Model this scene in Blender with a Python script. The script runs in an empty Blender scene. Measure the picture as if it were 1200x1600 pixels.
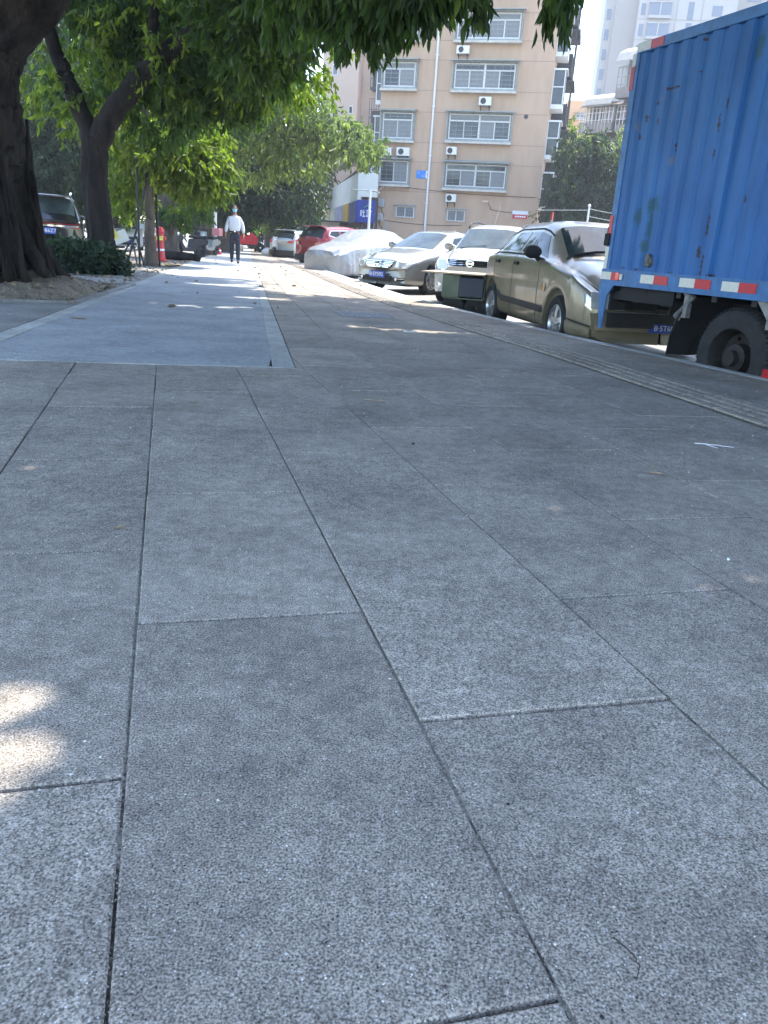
import bpy, bmesh, math, random
import numpy as np
from mathutils import Vector, Matrix
# ------------------------------------------------------------------ camera
H = 0.8
ROLL = math.radians(3.6); PITCH = math.radians(18.767); FPX = 1215.0
FW = np.array([0, math.cos(PITCH), -math.sin(PITCH)])
UP = np.array([0, math.sin(PITCH), math.cos(PITCH)])
RT = np.array([1., 0, 0])
CAM = np.array([0, 0, H])
sc = bpy.context.scene
col = sc.collection
cd = bpy.data.cameras.new('camera'); cam = bpy.data.objects.new('camera', cd); col.objects.link(cam)
cd.sensor_fit = 'HORIZONTAL'; cd.sensor_width = 36; cd.lens = FPX / 1200 * 36
cd.clip_start = .02; cd.clip_end = 3000
rgt = RT * math.cos(ROLL) + UP * math.sin(ROLL); upv = UP * math.cos(ROLL) - RT * math.sin(ROLL)
M = Matrix.Identity(4)
for i in range(3):
    M[i][0] = rgt[i]; M[i][1] = upv[i]; M[i][2] = -FW[i]; M[i][3] = CAM[i]
cam.matrix_world = M
sc.camera = cam
# ------------------------------------------------------------------ light
SUN_EL = math.radians(66); SUN_AZ = math.radians(34)          # azimuth clockwise from +Y (view direction)
w = bpy.data.worlds.new('World'); sc.world = w; w.use_nodes = True
nt = w.node_tree; bg = nt.nodes['Background']
sky = nt.nodes.new('ShaderNodeTexSky'); sky.sky_type = 'NISHITA'; sky.sun_disc = False
sky.sun_elevation = SUN_EL; sky.sun_rotation = SUN_AZ
sky.air_density = 1.0; sky.dust_density = .8; sky.ozone_density = .5; sky.altitude = 0
nt.links.new(sky.outputs[0], bg.inputs[0]); bg.inputs[1].default_value = 0.15
sd = bpy.data.lights.new('sun', 'SUN'); sun = bpy.data.objects.new('sun', sd); col.objects.link(sun)
sd.energy = 2.2; sd.angle = math.radians(.53); sd.color = (1, .94, .84)
SUND = np.array([math.sin(SUN_AZ) * math.cos(SUN_EL), math.cos(SUN_AZ) * math.cos(SUN_EL), math.sin(SUN_EL)])
sun.rotation_euler = Vector(-SUND).to_track_quat('-Z', 'Y').to_euler()
sc.render.engine = 'CYCLES'
sc.view_settings.view_transform = 'Standard'; sc.view_settings.look = 'None'
sc.view_settings.exposure = 2.42; sc.view_settings.gamma = 1
sc.cycles.max_bounces = 8; sc.cycles.diffuse_bounces = 4; sc.cycles.transmission_bounces = 6

# ------------------------------------------------------------------ survey helpers (photo -> place)
def ray(x, y):
    dx = x - 600; dy = y - 800
    a = dx * math.cos(ROLL) + dy * math.sin(ROLL); b = dx * math.sin(ROLL) - dy * math.cos(ROLL)
    v = FW * FPX + RT * a + UP * b
    return v / np.linalg.norm(v)
def G(x, y, z=0.):
    r = ray(x, y); return CAM + r * ((z - H) / r[2])
def AT(x, y, Y):
    r = ray(x, y); return CAM + r * (Y / r[1])
def ONP(x, y, p, n):
    r = ray(x, y); p = np.array(p, float); return CAM + r * (np.dot(p - CAM, n) / np.dot(r, n))

# ------------------------------------------------------------------ object helpers
def tag(o, label=None, cat=None, group=None, kind=None):
    if label: o['label'] = label
    if cat: o['category'] = cat
    if group: o['group'] = group
    if kind: o['kind'] = kind
    return o
def empty(name, loc=(0, 0, 0), rz=0, label=None, cat=None, group=None):
    o = bpy.data.objects.new(name, None); col.objects.link(o)
    o.location = loc; o.rotation_euler = (0, 0, rz); o.empty_display_size = .2
    return tag(o, label, cat, group)
def link(name, me, mats, parent=None, smooth=False):
    o = bpy.data.objects.new(name, me); col.objects.link(o)
    if not isinstance(mats, (list, tuple)): mats = [mats]
    for m in mats: me.materials.append(m)
    if parent: o.parent = parent
    if smooth: me.polygons.foreach_set('use_smooth', [True] * len(me.polygons))
    return o
class MB:
    """collects vertices and faces of ONE mesh"""
    def __init__(s): s.v = []; s.f = []; s.m = []
    def add(s, vs, fs, mi=0):
        b = len(s.v); s.v += [tuple(map(float, q)) for q in vs]
        s.f += [tuple(b + i for i in f) for f in fs]; s.m += [mi] * len(fs); return s
    def box(s, x0, x1, y0, y1, z0, z1, mi=0, bev=0.):
        x0, x1 = sorted((x0, x1)); y0, y1 = sorted((y0, y1)); z0, z1 = sorted((z0, z1))
        b = min(bev, (x1 - x0) * .45, (y1 - y0) * .45, (z1 - z0) * .45)
        if b <= 0:
            vs = [(x, y, z) for x in (x0, x1) for y in (y0, y1) for z in (z0, z1)]
            return s.add(vs, [(0, 1, 3, 2), (4, 6, 7, 5), (0, 4, 5, 1), (2, 3, 7, 6), (0, 2, 6, 4), (1, 5, 7, 3)], mi)
        bm = bmesh.new(); bmesh.ops.create_cube(bm, size=1)
        for v in bm.verts: v.co = ((x0 + x1) / 2 + v.co.x * (x1 - x0), (y0 + y1) / 2 + v.co.y * (y1 - y0), (z0 + z1) / 2 + v.co.z * (z1 - z0))
        bmesh.ops.bevel(bm, geom=bm.edges[:], offset=b, segments=2, affect='EDGES', profile=.6)
        bm.verts.index_update(); s.add([v.co for v in bm.verts], [[v.index for v in f.verts] for f in bm.faces], mi); bm.free(); return s
    def tube(s, pts, rads, n=8, mi=0, cap=True, jit=0., seed=0, lump=0., ridge=0.):
        pts = [np.array(p, float) for p in pts]
        if not hasattr(rads, '__len__'): rads = [rads] * len(pts)
        rg = np.random.default_rng(seed); prev = None; rings = []
        lob = rg.uniform(-1, 1, n)
        for i, p in enumerate(pts):
            t = pts[min(i + 1, len(pts) - 1)] - pts[max(i - 1, 0)]; t = t / (np.linalg.norm(t) + 1e-9)
            if prev is None:
                a = np.array([0, 0, 1.]) if abs(t[2]) < .9 else np.array([1., 0, 0])
                u = np.cross(a, t)
            else: u = prev - t * np.dot(prev, t)
            u /= np.linalg.norm(u); v = np.cross(t, u); prev = u
            lob = lob * .8 + rg.uniform(-1, 1, n) * .35
            r = rads[i] * (1 + jit * rg.uniform(-1, 1, n) + lump * lob)
            if ridge:
                an = np.arange(n) * 2 * math.pi / n; h = i * .13
                r = r + ridge * (1 - 2 * np.abs(np.sin(an * 5 + 1.3 * np.sin(h * 1.1 + an) + h * .35))) + ridge * .5 * (1 - 2 * np.abs(np.sin(an * 11 + 2 * math.sin(h * .9) + h)))
            rings.append([p + (u * math.cos(2 * math.pi * k / n) + v * math.sin(2 * math.pi * k / n)) * r[k] for k in range(n)])
        vs = [q for r_ in rings for q in r_]; fs = []
        for i in range(len(pts) - 1):
            for k in range(n):
                a = i * n + k; b = i * n + (k + 1) % n; fs.append((a, b, b + n, a + n))
        if cap: fs.append(tuple(range(n))[::-1]); fs.append(tuple(range((len(pts) - 1) * n, len(pts) * n)))
        return s.add(vs, fs, mi)
    def lathe(s, prof, c=(0, 0, 0), axis='z', n=24, mi=0):
        """prof: list of (radius, height)"""
        vs = []
        for r, h in prof:
            for k in range(n):
                a = 2 * math.pi * k / n; x, y = r * math.cos(a), r * math.sin(a)
                q = {'z': (x, y, h), 'y': (x, h, y), 'x': (h, x, y)}[axis]
                vs.append((c[0] + q[0], c[1] + q[1], c[2] + q[2]))
        fs = [(i * n + k, i * n + (k + 1) % n, (i + 1) * n + (k + 1) % n, (i + 1) * n + k) for i in range(len(prof) - 1) for k in range(n)]
        return s.add(vs, fs, mi)
    def prism(s, poly, a0, a1, axis='y', mi=0):
        """poly of (u,v) extruded along axis: y -> (x,z) poly; z -> (x,y); x -> (y,z)"""
        def q(p, h): return {'y': (p[0], h, p[1]), 'z': (p[0], p[1], h), 'x': (h, p[0], p[1])}[axis]
        n = len(poly); vs = [q(p, a0) for p in poly] + [q(p, a1) for p in poly]
        fs = [tuple(range(n)), tuple(range(2 * n - 1, n - 1, -1))] + [(i, i + n, (i + 1) % n + n, (i + 1) % n) for i in range(n)]
        return s.add(vs, fs, mi)
    def grid(s, A, mi=0, two=False):
        A = np.asarray(A); a, b = A.shape[:2]
        fs = [(i * b + j, (i + 1) * b + j, (i + 1) * b + j + 1, i * b + j + 1) for i in range(a - 1) for j in range(b - 1)]
        return s.add(A.reshape(-1, 3), fs, mi)
    def build(s, name, mats, parent=None, smooth=False, norm=True):
        me = bpy.data.meshes.new(name); me.from_pydata(s.v, [], s.f); me.update()
        o = link(name, me, mats, parent, smooth)
        if len(me.materials) > 1: me.polygons.foreach_set('material_index', s.m)
        if norm:
            bm = bmesh.new(); bm.from_mesh(me); bmesh.ops.recalc_face_normals(bm, faces=bm.faces[:]); bm.to_mesh(me); bm.free()
        if smooth == 'auto':
            bm = bmesh.new(); bm.from_mesh(me)
            for e in bm.edges:
                if len(e.link_faces) == 2 and e.calc_face_angle(0) > math.radians(38): e.smooth = False
            bm.to_mesh(me); bm.free()
        return o
def copy_tree(o, parent=None):
    c = o.copy(); col.objects.link(c)
    if parent: c.parent = parent
    for ch in [q for q in bpy.data.objects if q.parent == o]: copy_tree(ch, c)
    return c

# ------------------------------------------------------------------ materials
MATS = {}
def N(nt, t, **kw):
    n = nt.nodes.new(t)
    for k, v in kw.items():
        if k.startswith('i_'):
            key = k[2:]; key = int(key) if key.isdigit() else key.replace('_', ' ')
            n.inputs[key].default_value = v
        else: setattr(n, k, v)
    return n
def pbr(name, c, rough=.6, metal=0., var=None, bump=None, coat=0., c2=None, spec=None, emis=None, trans=0., stretch=None):
    if name in MATS: return MATS[name]
    m = bpy.data.materials.new(name); m.use_nodes = True; t = m.node_tree; b = t.nodes['Principled BSDF']
    b.inputs['Base Color'].default_value = (*c, 1); b.inputs['Roughness'].default_value = rough; b.inputs['Metallic'].default_value = metal
    if spec is not None: b.inputs['Specular IOR Level'].default_value = spec
    if coat: b.inputs['Coat Weight'].default_value = coat; b.inputs['Coat Roughness'].default_value = .06
    if trans: b.inputs['Transmission Weight'].default_value = trans
    if emis: b.inputs['Emission Color'].default_value = (*emis[:3], 1); b.inputs['Emission Strength'].default_value = emis[3]
    co = N(t, 'ShaderNodeTexCoord'); src = co.outputs['Object']
    if stretch:
        mp = N(t, 'ShaderNodeMapping'); mp.inputs['Scale'].default_value = stretch; t.links.new(src, mp.inputs[0]); src = mp.outputs[0]
    if var:
        n = N(t, 'ShaderNodeTexNoise', i_Scale=var[0], i_Detail=6.); n.inputs['Roughness'].default_value = .65
        t.links.new(src, n.inputs['Vector'])
        r = N(t, 'ShaderNodeValToRGB'); k = var[1]
        lo = [max(0, x * (1 - k)) for x in c]; hi = [min(1, x * (1 + k)) for x in (c2 or c)]
        r.color_ramp.elements[0].position = .32; r.color_ramp.elements[1].position = .68
        r.color_ramp.elements[0].color = (*lo, 1); r.color_ramp.elements[1].color = (*hi, 1)
        t.links.new(n.outputs[0], r.inputs[0]); t.links.new(r.outputs[0], b.inputs['Base Color'])
    if bump:
        n = N(t, 'ShaderNodeTexNoise', i_Scale=bump[0], i_Detail=5.); t.links.new(src, n.inputs['Vector'])
        bp = N(t, 'ShaderNodeBump', i_Strength=bump[1], i_Distance=bump[2] if len(bump) > 2 else .01)
        t.links.new(n.outputs[0], bp.inputs['Height']); t.links.new(bp.outputs[0], b.inputs['Normal'])
    MATS[name] = m; return m
def stone(name, dark, light, sc1, speck=None, blot=.15, tone=True, rough=.85, bumpd=.0015):
    """aggregate paving: two-scale grain, pale chips, blotchy wear, per-slab tone"""
    m = bpy.data.materials.new(name); m.use_nodes = True; t = m.node_tree; b = t.nodes['Principled BSDF']
    L = t.links.new; co = N(t, 'ShaderNodeTexCoord').outputs['Object']
    n1 = N(t, 'ShaderNodeTexNoise', i_Scale=sc1, i_Detail=3.); L(co, n1.inputs['Vector'])
    r1 = N(t, 'ShaderNodeValToRGB'); r1.color_ramp.elements[0].position = .36; r1.color_ramp.elements[1].position = .64
    r1.color_ramp.elements[0].color = (*dark, 1); r1.color_ramp.elements[1].color = (*light, 1); L(n1.outputs[0], r1.inputs[0])
    out = r1.outputs[0]
    if speck:
        for k, (vs, thr, cc, amt) in enumerate(speck):
            v = N(t, 'ShaderNodeTexVoronoi', i_Scale=vs); L(co, v.inputs['Vector'])
            sp = N(t, 'ShaderNodeSeparateColor'); L(v.outputs['Color'], sp.inputs[0])
            lt = N(t, 'ShaderNodeMath', operation='LESS_THAN'); lt.inputs[1].default_value = thr; L(v.outputs['Distance'], lt.inputs[0])
            gt = N(t, 'ShaderNodeMath', operation='GREATER_THAN'); gt.inputs[1].default_value = 1 - amt; L(sp.outputs[0], gt.inputs[0])
            mu = N(t, 'ShaderNodeMath', operation='MULTIPLY'); L(lt.outputs[0], mu.inputs[0]); L(gt.outputs[0], mu.inputs[1])
            mx = N(t, 'ShaderNodeMix', data_type='RGBA'); L(mu.outputs[0], mx.inputs[0]); L(out, mx.inputs[6]); mx.inputs[7].default_value = (*cc, 1)
            out = mx.outputs[2]
    def modul(src, lo, hi, out):
        mr = N(t, 'ShaderNodeMapRange', i_1=.3, i_2=.7, i_3=lo, i_4=hi); L(src, mr.inputs[0])
        mm = N(t, 'ShaderNodeVectorMath', operation='SCALE'); L(out, mm.inputs[0]); L(mr.outputs[0], mm.inputs['Scale']); return mm.outputs[0]
    n2 = N(t, 'ShaderNodeTexNoise', i_Scale=2.2, i_Detail=5.); L(co, n2.inputs['Vector']); out = modul(n2.outputs[0], 1 - blot, 1 + blot, out)
    n3 = N(t, 'ShaderNodeTexNoise', i_Scale=14., i_Detail=6.); L(co, n3.inputs['Vector']); out = modul(n3.outputs[0], 1 - blot * .8, 1 + blot * .8, out)
    n4 = N(t, 'ShaderNodeTexNoise', i_Scale=70., i_Detail=3.); L(co, n4.inputs['Vector']); out = modul(n4.outputs[0], .86, 1.14, out)
    n6 = N(t, 'ShaderNodeTexNoise', i_Scale=34., i_Detail=4.); L(co, n6.inputs['Vector']); out = modul(n6.outputs[0], 1 - blot * .7, 1 + blot * .7, out)
    # dry dust blots
    n5 = N(t, 'ShaderNodeTexNoise', i_Scale=1.3, i_Detail=7.); n5.inputs['Roughness'].default_value = .7
    mp = N(t, 'ShaderNodeMapping'); mp.inputs['Location'].default_value = (7, 3, 1); L(co, mp.inputs[0]); L(mp.outputs[0], n5.inputs['Vector'])
    mr = N(t, 'ShaderNodeMapRange', i_1=.58, i_2=.78, i_3=0., i_4=.35); L(n5.outputs[0], mr.inputs[0])
    mx = N(t, 'ShaderNodeMix', data_type='RGBA'); L(mr.outputs[0], mx.inputs[0]); L(out, mx.inputs[6]); mx.inputs[7].default_value = (.36, .33, .29, 1); out = mx.outputs[2]
    if tone:
        at = N(t, 'ShaderNodeAttribute', attribute_name='tone')
        mr2 = N(t, 'ShaderNodeMapRange', i_1=0., i_2=1., i_3=.89, i_4=1.11, clamp=False); L(at.outputs['Fac'], mr2.inputs[0])
        mm = N(t, 'ShaderNodeVectorMath', operation='SCALE'); L(out, mm.inputs[0]); L(mr2.outputs[0], mm.inputs['Scale']); out = mm.outputs[0]
    L(out, b.inputs['Base Color']); b.inputs['Roughness'].default_value = rough; b.inputs['Specular IOR Level'].default_value = .3
    ad = N(t, 'ShaderNodeMath', operation='ADD'); L(n1.outputs[0], ad.inputs[0]); L(n4.outputs[0], ad.inputs[1])
    bp = N(t, 'ShaderNodeBump', i_Strength=.6, i_Distance=bumpd); L(ad.outputs[0], bp.inputs['Height']); L(bp.outputs[0], b.inputs['Normal'])
    MATS[name] = m; return m
def leafmat(name, dark, light, trans=.5, yellow=(.35, .42, .04)):
    m = bpy.data.materials.new(name); m.use_nodes = True; t = m.node_tree; t.nodes.remove(t.nodes['Principled BSDF'])
    L = t.links.new; at = N(t, 'ShaderNodeAttribute', attribute_name='tone')
    r = N(t, 'ShaderNodeValToRGB'); e = r.color_ramp.elements; e[0].color = (*dark, 1); e[1].color = (*yellow, 1); e[1].position = 1.
    k = e.new(.75); k.color = (*light, 1); L(at.outputs['Fac'], r.inputs[0])
    d = N(t, 'ShaderNodeBsdfPrincipled'); L(r.outputs[0], d.inputs['Base Color']); d.inputs['Roughness'].default_value = .42
    d.inputs['Specular IOR Level'].default_value = .28
    tr = N(t, 'ShaderNodeBsdfTranslucent'); sc_ = N(t, 'ShaderNodeVectorMath', operation='MULTIPLY'); L(r.outputs[0], sc_.inputs[0]); sc_.inputs[1].default_value = (1.9, 2.35, .9)
    L(sc_.outputs[0], tr.inputs['Color'])
    mx = N(t, 'ShaderNodeMixShader', i_0=trans); L(d.outputs[0], mx.inputs[1]); L(tr.outputs[0], mx.inputs[2])
    L(mx.outputs[0], t.nodes['Material Output'].inputs[0]); MATS[name] = m; return m

M_TILE = stone('grey paving stone', (.115, .1, .084), (.45, .395, .33), 290, [(260, .34, (.55, .53, .49), .11), (190, .3, (.045, .043, .042), .06), (150, .24, (.72, .69, .63), .02), (120, .2, (.45, .38, .29), .03)], .21)
M_PATH = stone('blue grey concrete', (.25, .262, .27), (.37, .38, .385), 260, [(190, .3, (.13, .15, .18), .08)], .16, tone=False)
M_STRIP = stone('pale granite strip', (.3, .3, .28), (.44, .44, .41), 300, None, .2)
M_SLAB = stone('worn grey slab', (.17, .165, .155), (.29, .28, .265), 200, [(150, .3, (.4, .39, .36), .05)], .2)
M_KERB = stone('granite kerb', (.36, .37, .37), (.52, .53, .53), 260, [(150, .3, (.1, .1, .1), .06)], .12)
M_ASPH = stone('dusty asphalt', (.19, .18, .165), (.3, .285, .26), 120, None, .2, tone=False)
M_DIRT = stone('dry dirt', (.13, .105, .075), (.26, .22, .165), 90, [(60, .4, (.32, .28, .22), .12)], .3, tone=False, bumpd=.01)
M_SAND = pbr('joint sand', (.16, .145, .12), .95, var=(160, .6), bump=(200, .8, .004))
M_GRIT = pbr('pale grit', (.3, .275, .235), .9, var=(40, .4))
M_BARK = pbr('bark', (.026, .022, .02), .9, var=(5, .5), bump=(22, 1., .03), stretch=(1, 1, .3), spec=.12)
M_BARK2 = pbr('grey bark', (.11, .09, .075), .9, var=(6, .45), bump=(26, 1., .02), stretch=(1, 1, .35), spec=.12)
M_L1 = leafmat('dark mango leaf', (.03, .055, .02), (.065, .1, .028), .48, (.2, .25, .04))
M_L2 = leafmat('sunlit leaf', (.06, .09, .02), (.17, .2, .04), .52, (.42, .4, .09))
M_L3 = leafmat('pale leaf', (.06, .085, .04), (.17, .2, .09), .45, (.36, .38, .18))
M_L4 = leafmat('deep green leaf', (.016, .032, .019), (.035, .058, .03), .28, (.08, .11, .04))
M_BLK = pbr('black rubber', (.009, .009, .01), .75, bump=(60, .3, .004))
M_DARK = pbr('dark metal', (.014, .015, .017), .55, .2, var=(8, .4))
M_CHROME = pbr('chrome', (.75, .76, .78), .12, 1.)
M_ALLOY = pbr('alloy wheel', (.55, .56, .57), .32, .85)
M_GLASS = pbr('car glass', (.012, .018, .018), .04, 0, spec=.3)
M_WSCR = pbr('windscreen glass', (.045, .065, .07), .05, 0, spec=.22, var=(1.6, .5))
M_PLATE = pbr('blue number plate', (.02, .07, .36), .4)
M_WTXT = pbr('white lettering', (.75, .77, .8), .5)
M_LAMP = pbr('headlamp lens', (.6, .62, .63), .08, .35, coat=1.)
M_TAIL = pbr('red lamp lens', (.42, .015, .02), .15, coat=1.)
M_AMBER = pbr('amber lens', (.6, .22, .02), .2, coat=.6)

# ------------------------------------------------------------------ ground curves
KY = [-4, 0, 3.2, 6.24, 8.85, 11.4, 14, 17.2, 20.5, 26, 32, 45, 70, 110]
KX = [7.1, 5.48, 4.19, 2.97, 1.95, 1.1, .3, -.45, -1.15, -2.35, -3.7, -6.6, -12.1, -21]
_yy = np.linspace(-4, 110, 2281); _kx = np.interp(_yy, KY, KX); _k = np.exp(-np.linspace(-2.2, 2.2, 31) ** 2); _k /= _k.sum()
_kx = np.convolve(np.pad(_kx, 15, mode='reflect', reflect_type='odd'), _k, 'valid')
def KERB(y): return float(np.interp(y, _yy, _kx))
def STRIP(y): return -.67 - .191 * (y - 5.31)          # right edge of the pale strip beside the blue path
def BR(y): return -.81 - .186 * (y - 5.25)             # right edge of blue path
def BL(y): return -2.8 - .18 * (y - 5.56)              # left edge of blue path
def BB(x): return 4.82 + (x + 2.43) * .237             # near edge of blue path
X2 = [-.66 + .52 * k for k in range(0, 6)]; SL = [-.285, -.285, -.3, -.29, -.265, -.245]
def LINE(k, y):
    """x of the k-th long joint at distance y"""
    if k < 0: base = -.66 + .5 * k - .288 * (y - 2) ; return base
    if k <= 5: b = X2[k] + SL[k] * (min(y, 7) - 2)
    elif k == 6: b = 2.02 - .255 * (min(y, 7) - 4.11)
    elif k == 7: b = 2.42 - .262 * (min(y, 7) - 4.5)
    else: b = None
    if y <= 7: return b if b is not None else KERB(y) - .14
    if k == 8: return KERB(y) - .14
    b7 = b; f = (b7 - STRIP(7)) / (KERB(7) - STRIP(7))
    return STRIP(y) + f * (KERB(y) - STRIP(y))
def ZR(y): return -.27 + .08 * min(1, max(0, (y - 10) / 8))

def clip(poly, fn):
    out = []
    for i in range(len(poly)):
        a, b = poly[i], poly[(i + 1) % len(poly)]; fa, fb = fn(a), fn(b)
        if fa >= 0: out.append(a)
        if (fa >= 0) != (fb >= 0):
            t = fa / (fa - fb); out.append((a[0] + (b[0] - a[0]) * t, a[1] + (b[1] - a[1]) * t))
    return out
def parea(p): return abs(sum(p[i][0] * p[(i + 1) % len(p)][1] - p[(i + 1) % len(p)][0] * p[i][1] for i in range(len(p)))) / 2
def inset(poly, d):
    c = 0
    a = sum(poly[i][0] * poly[(i + 1) % len(poly)][1] - poly[(i + 1) % len(poly)][0] * poly[i][1] for i in range(len(poly)))
    if a < 0: poly = poly[::-1]
    n = len(poly); out = []
    for i in range(n):
        p0, p1, p2 = (np.array(poly[(i - 1) % n]), np.array(poly[i]), np.array(poly[(i + 1) % n]))
        e1 = p1 - p0; e2 = p2 - p1; l1 = np.linalg.norm(e1); l2 = np.linalg.norm(e2)
        if l1 < 1e-6 or l2 < 1e-6: out.append(tuple(p1)); continue
        n1 = np.array([-e1[1], e1[0]]) / l1; n2 = np.array([-e2[1], e2[0]]) / l2
        b = n1 + n2; k = 1 + np.dot(n1, n2)
        out.append(tuple(p1 + b * d / max(k, .3)))
    return out
class Slabs:
    def __init__(s): s.b = MB(); s.t = []; s.r = random.Random(5)
    def slab(s, poly, gap=.003, z=0., th=.05, ch=.0032, tone=None, sub=0, tilt=.0012):
        if len(poly) < 3 or parea(poly) < .002: return
        o = inset(poly, gap); a = inset(o, ch); dz = s.r.uniform(-tilt, tilt)
        n = len(o); tx, ty = s.r.uniform(-tilt, tilt), s.r.uniform(-tilt, tilt); cx, cy = o[0]
        zz = lambda p: z + dz + (p[0] - cx) * tx * 2 + (p[1] - cy) * ty * 2
        vs = [(p[0], p[1], zz(p)) for p in a] + [(p[0], p[1], zz(p) - ch * .7) for p in o] + [(p[0], p[1], z - th) for p in o]
        fs = [tuple(range(n))] + [(i, (i + 1) % n, (i + 1) % n + n, i + n) for i in range(n)] + [(i + n, (i + 1) % n + n, (i + 1) % n + 2 * n, i + 2 * n) for i in range(n)]
        s.b.add(vs, fs); s.t += [s.r.random() if tone is None else tone] * len(fs)
    def build(s, name, m):
        o = s.b.build(name, m); at = o.data.attributes.new('tone', 'FLOAT', 'FACE'); at.data.foreach_set('value', s.t); return tag(o, kind='structure')

# terrain under everything
yy = [-40, -10, 0, 8, 10, 12, 14, 16, 18, 24, 40, 80, 200, 1500]; xx = [-1500, -200, -60, -20, 0, 20, 60, 200, 1500]
g = MB(); g.grid([[(x, y, ZR(y) - .02) for y in yy] for x in xx]); tag(g.build('ground', M_ASPH), kind='structure')
# road on the right (kerb line outwards)
ys = np.concatenate([np.arange(-4, 30, .5), np.arange(30, 110, 2.)])
rd = MB(); rd.grid([[(KERB(y) + q, y, ZR(y) - .006) for y in ys] for q in (-.1, .6, 2, 6, 12)]); tag(rd.build('road', M_ASPH), kind='structure')
# bed under the paving
LK = lambda y: -5.9 - .2 * (y - 10) if y > 6 else -5.1 - .2 * (y - 6) - .0
bed = MB(); bed.grid([[(x, y, -.022) for x in (LK(y), (LK(y) + KERB(y)) / 2, KERB(y) - .02)] for y in ys])
bed.grid([[(LK(y), y, z) for z in (-.022, -.3)] for y in ys]); tag(bed.build('sand_bed', M_SAND), kind='structure')
# paving slabs
S = Slabs()
starts = {-8: .3, -7: .75, -6: .3, -5: .75, -4: .3, -3: .72, -2: .35, -1: .88, 0: -.26, 1: .31, 2: .88, 3: .61, 4: 1.15, 5: .7}
for k in range(-9, 6):
    if k == -9: continue
    ylist = [-.4, .54, 1.5, 2.38, 3.27, 4.12, 5.0] if k == 0 else [starts[k] + .9 * j + .012 * math.sin(k * 7 + j * 3) for j in range(-2, 86)]
    if k == 0: ylist += [5.0 + .9 * j for j in range(1, 80)]
    for y, y2 in zip(ylist[:-1], ylist[1:]):
        def C(kk, t): x = LINE(kk, t); return (x, t)
        dy = .13
        e = .0008 + .0013 * y; pl = [(LINE(k, y), y + e), (LINE(k + 1, y + dy), y + dy + e), (LINE(k + 1, y2 + dy), y2 + dy - e), (LINE(k, y2), y2 - e)]
        # a 2-step boundary for curvature
        if y < 7.5:
            A_ = clip(pl, lambda p: BB(p[0]) - .02 - p[1])
            S.slab(A_, gap=.0023)
            B_ = clip(clip(pl, lambda p: p[1] - BB(p[0]) + .02), lambda p: p[0] - STRIP(p[1]) - .004)
            S.slab(B_, gap=.0024)
        elif k >= 0: S.slab(clip(pl, lambda p: p[0] - STRIP(p[1]) - .004), gap=.003)
    # wedge columns near the strip for k<0 beyond the near edge are cut away by clip()
# zone between tactile strip and kerb
for (ka, kb, off) in ((7, 8, .25),):
    y = -1.5 + off
    while y < 75:
        S.slab([(LINE(ka, y), y), (LINE(kb, y + .13), y + .13), (LINE(kb, y + 1.03), y + 1.03), (LINE(ka, y + .9), y + .9)], gap=.003); y += .9
S.build('pavement', M_TILE)
# tactile guide strip with raised bars
T = Slabs(); y = -1.2
while y < 60:
    y2 = y + .45; T.slab([(LINE(6, y), y), (LINE(7, y + .04), y + .04), (LINE(7, y2 + .04), y2 + .04), (LINE(6, y2), y2)], gap=.002, tone=-2.2)  # grooves between the bars toned dark, shade put into the colour
    for b_ in range(4):
        def bx(f, t): return LINE(6, t) + (LINE(7, t) - LINE(6, t)) * f
        f0, f1 = .09 + b_ * .225, .09 + b_ * .225 + .13
        a, c = y + .012, y2 - .012
        o = [(bx(f0, a), a), (bx(f1, a), a), (bx(f1, c), c), (bx(f0, c), c)]
        T.slab(o, gap=0, z=.011, th=.012, ch=.004, tone=.8, tilt=0)
    y = y2
T.build('tactile_strip', M_TILE)
# granite strips round the blue path
P = Slabs(); y = 5.2
while y < 80:
    y2 = min(y + 1.2, 80)
    P.slab([(max(BR(y), -9999), y), (STRIP(y), y), (STRIP(y2), y2), (BR(y2), y2)], gap=.0015, tone=.5 + .3 * math.sin(y * 7), z=.002)
    P.slab([(BL(y) - .15, y), (BL(y), y), (BL(y2), y2), (BL(y2) - .15, y2)], gap=.0015, tone=.6 + .3 * math.sin(y * 5), z=.002); y = y2
x = -6.2
while x < -.72:
    x2 = min(x + .9, -.68); P.slab([(x, BB(x) - .02), (x2, BB(x2) - .02), (x2, BB(x2) + .03), (x, BB(x) + .03)], gap=.001, tone=.7, z=.002); x = x2
P.build('path_edging', M_STRIP)
# the blue-grey cycle path
bp_ = MB(); rows = []
for y in [None] + list(np.arange(5.6, 80, .6)):
    if y is None: xs = np.linspace(-2.68, -.83, 9); rows.append([(x, BB(x) + .028, -.001) for x in xs])
    else: xs = np.linspace(BL(y), BR(y), 9); rows.append([(x, y, -.001) for x in xs])
bp_.grid(rows); tag(bp_.build('cycle_path', M_PATH), kind='structure')
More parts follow.
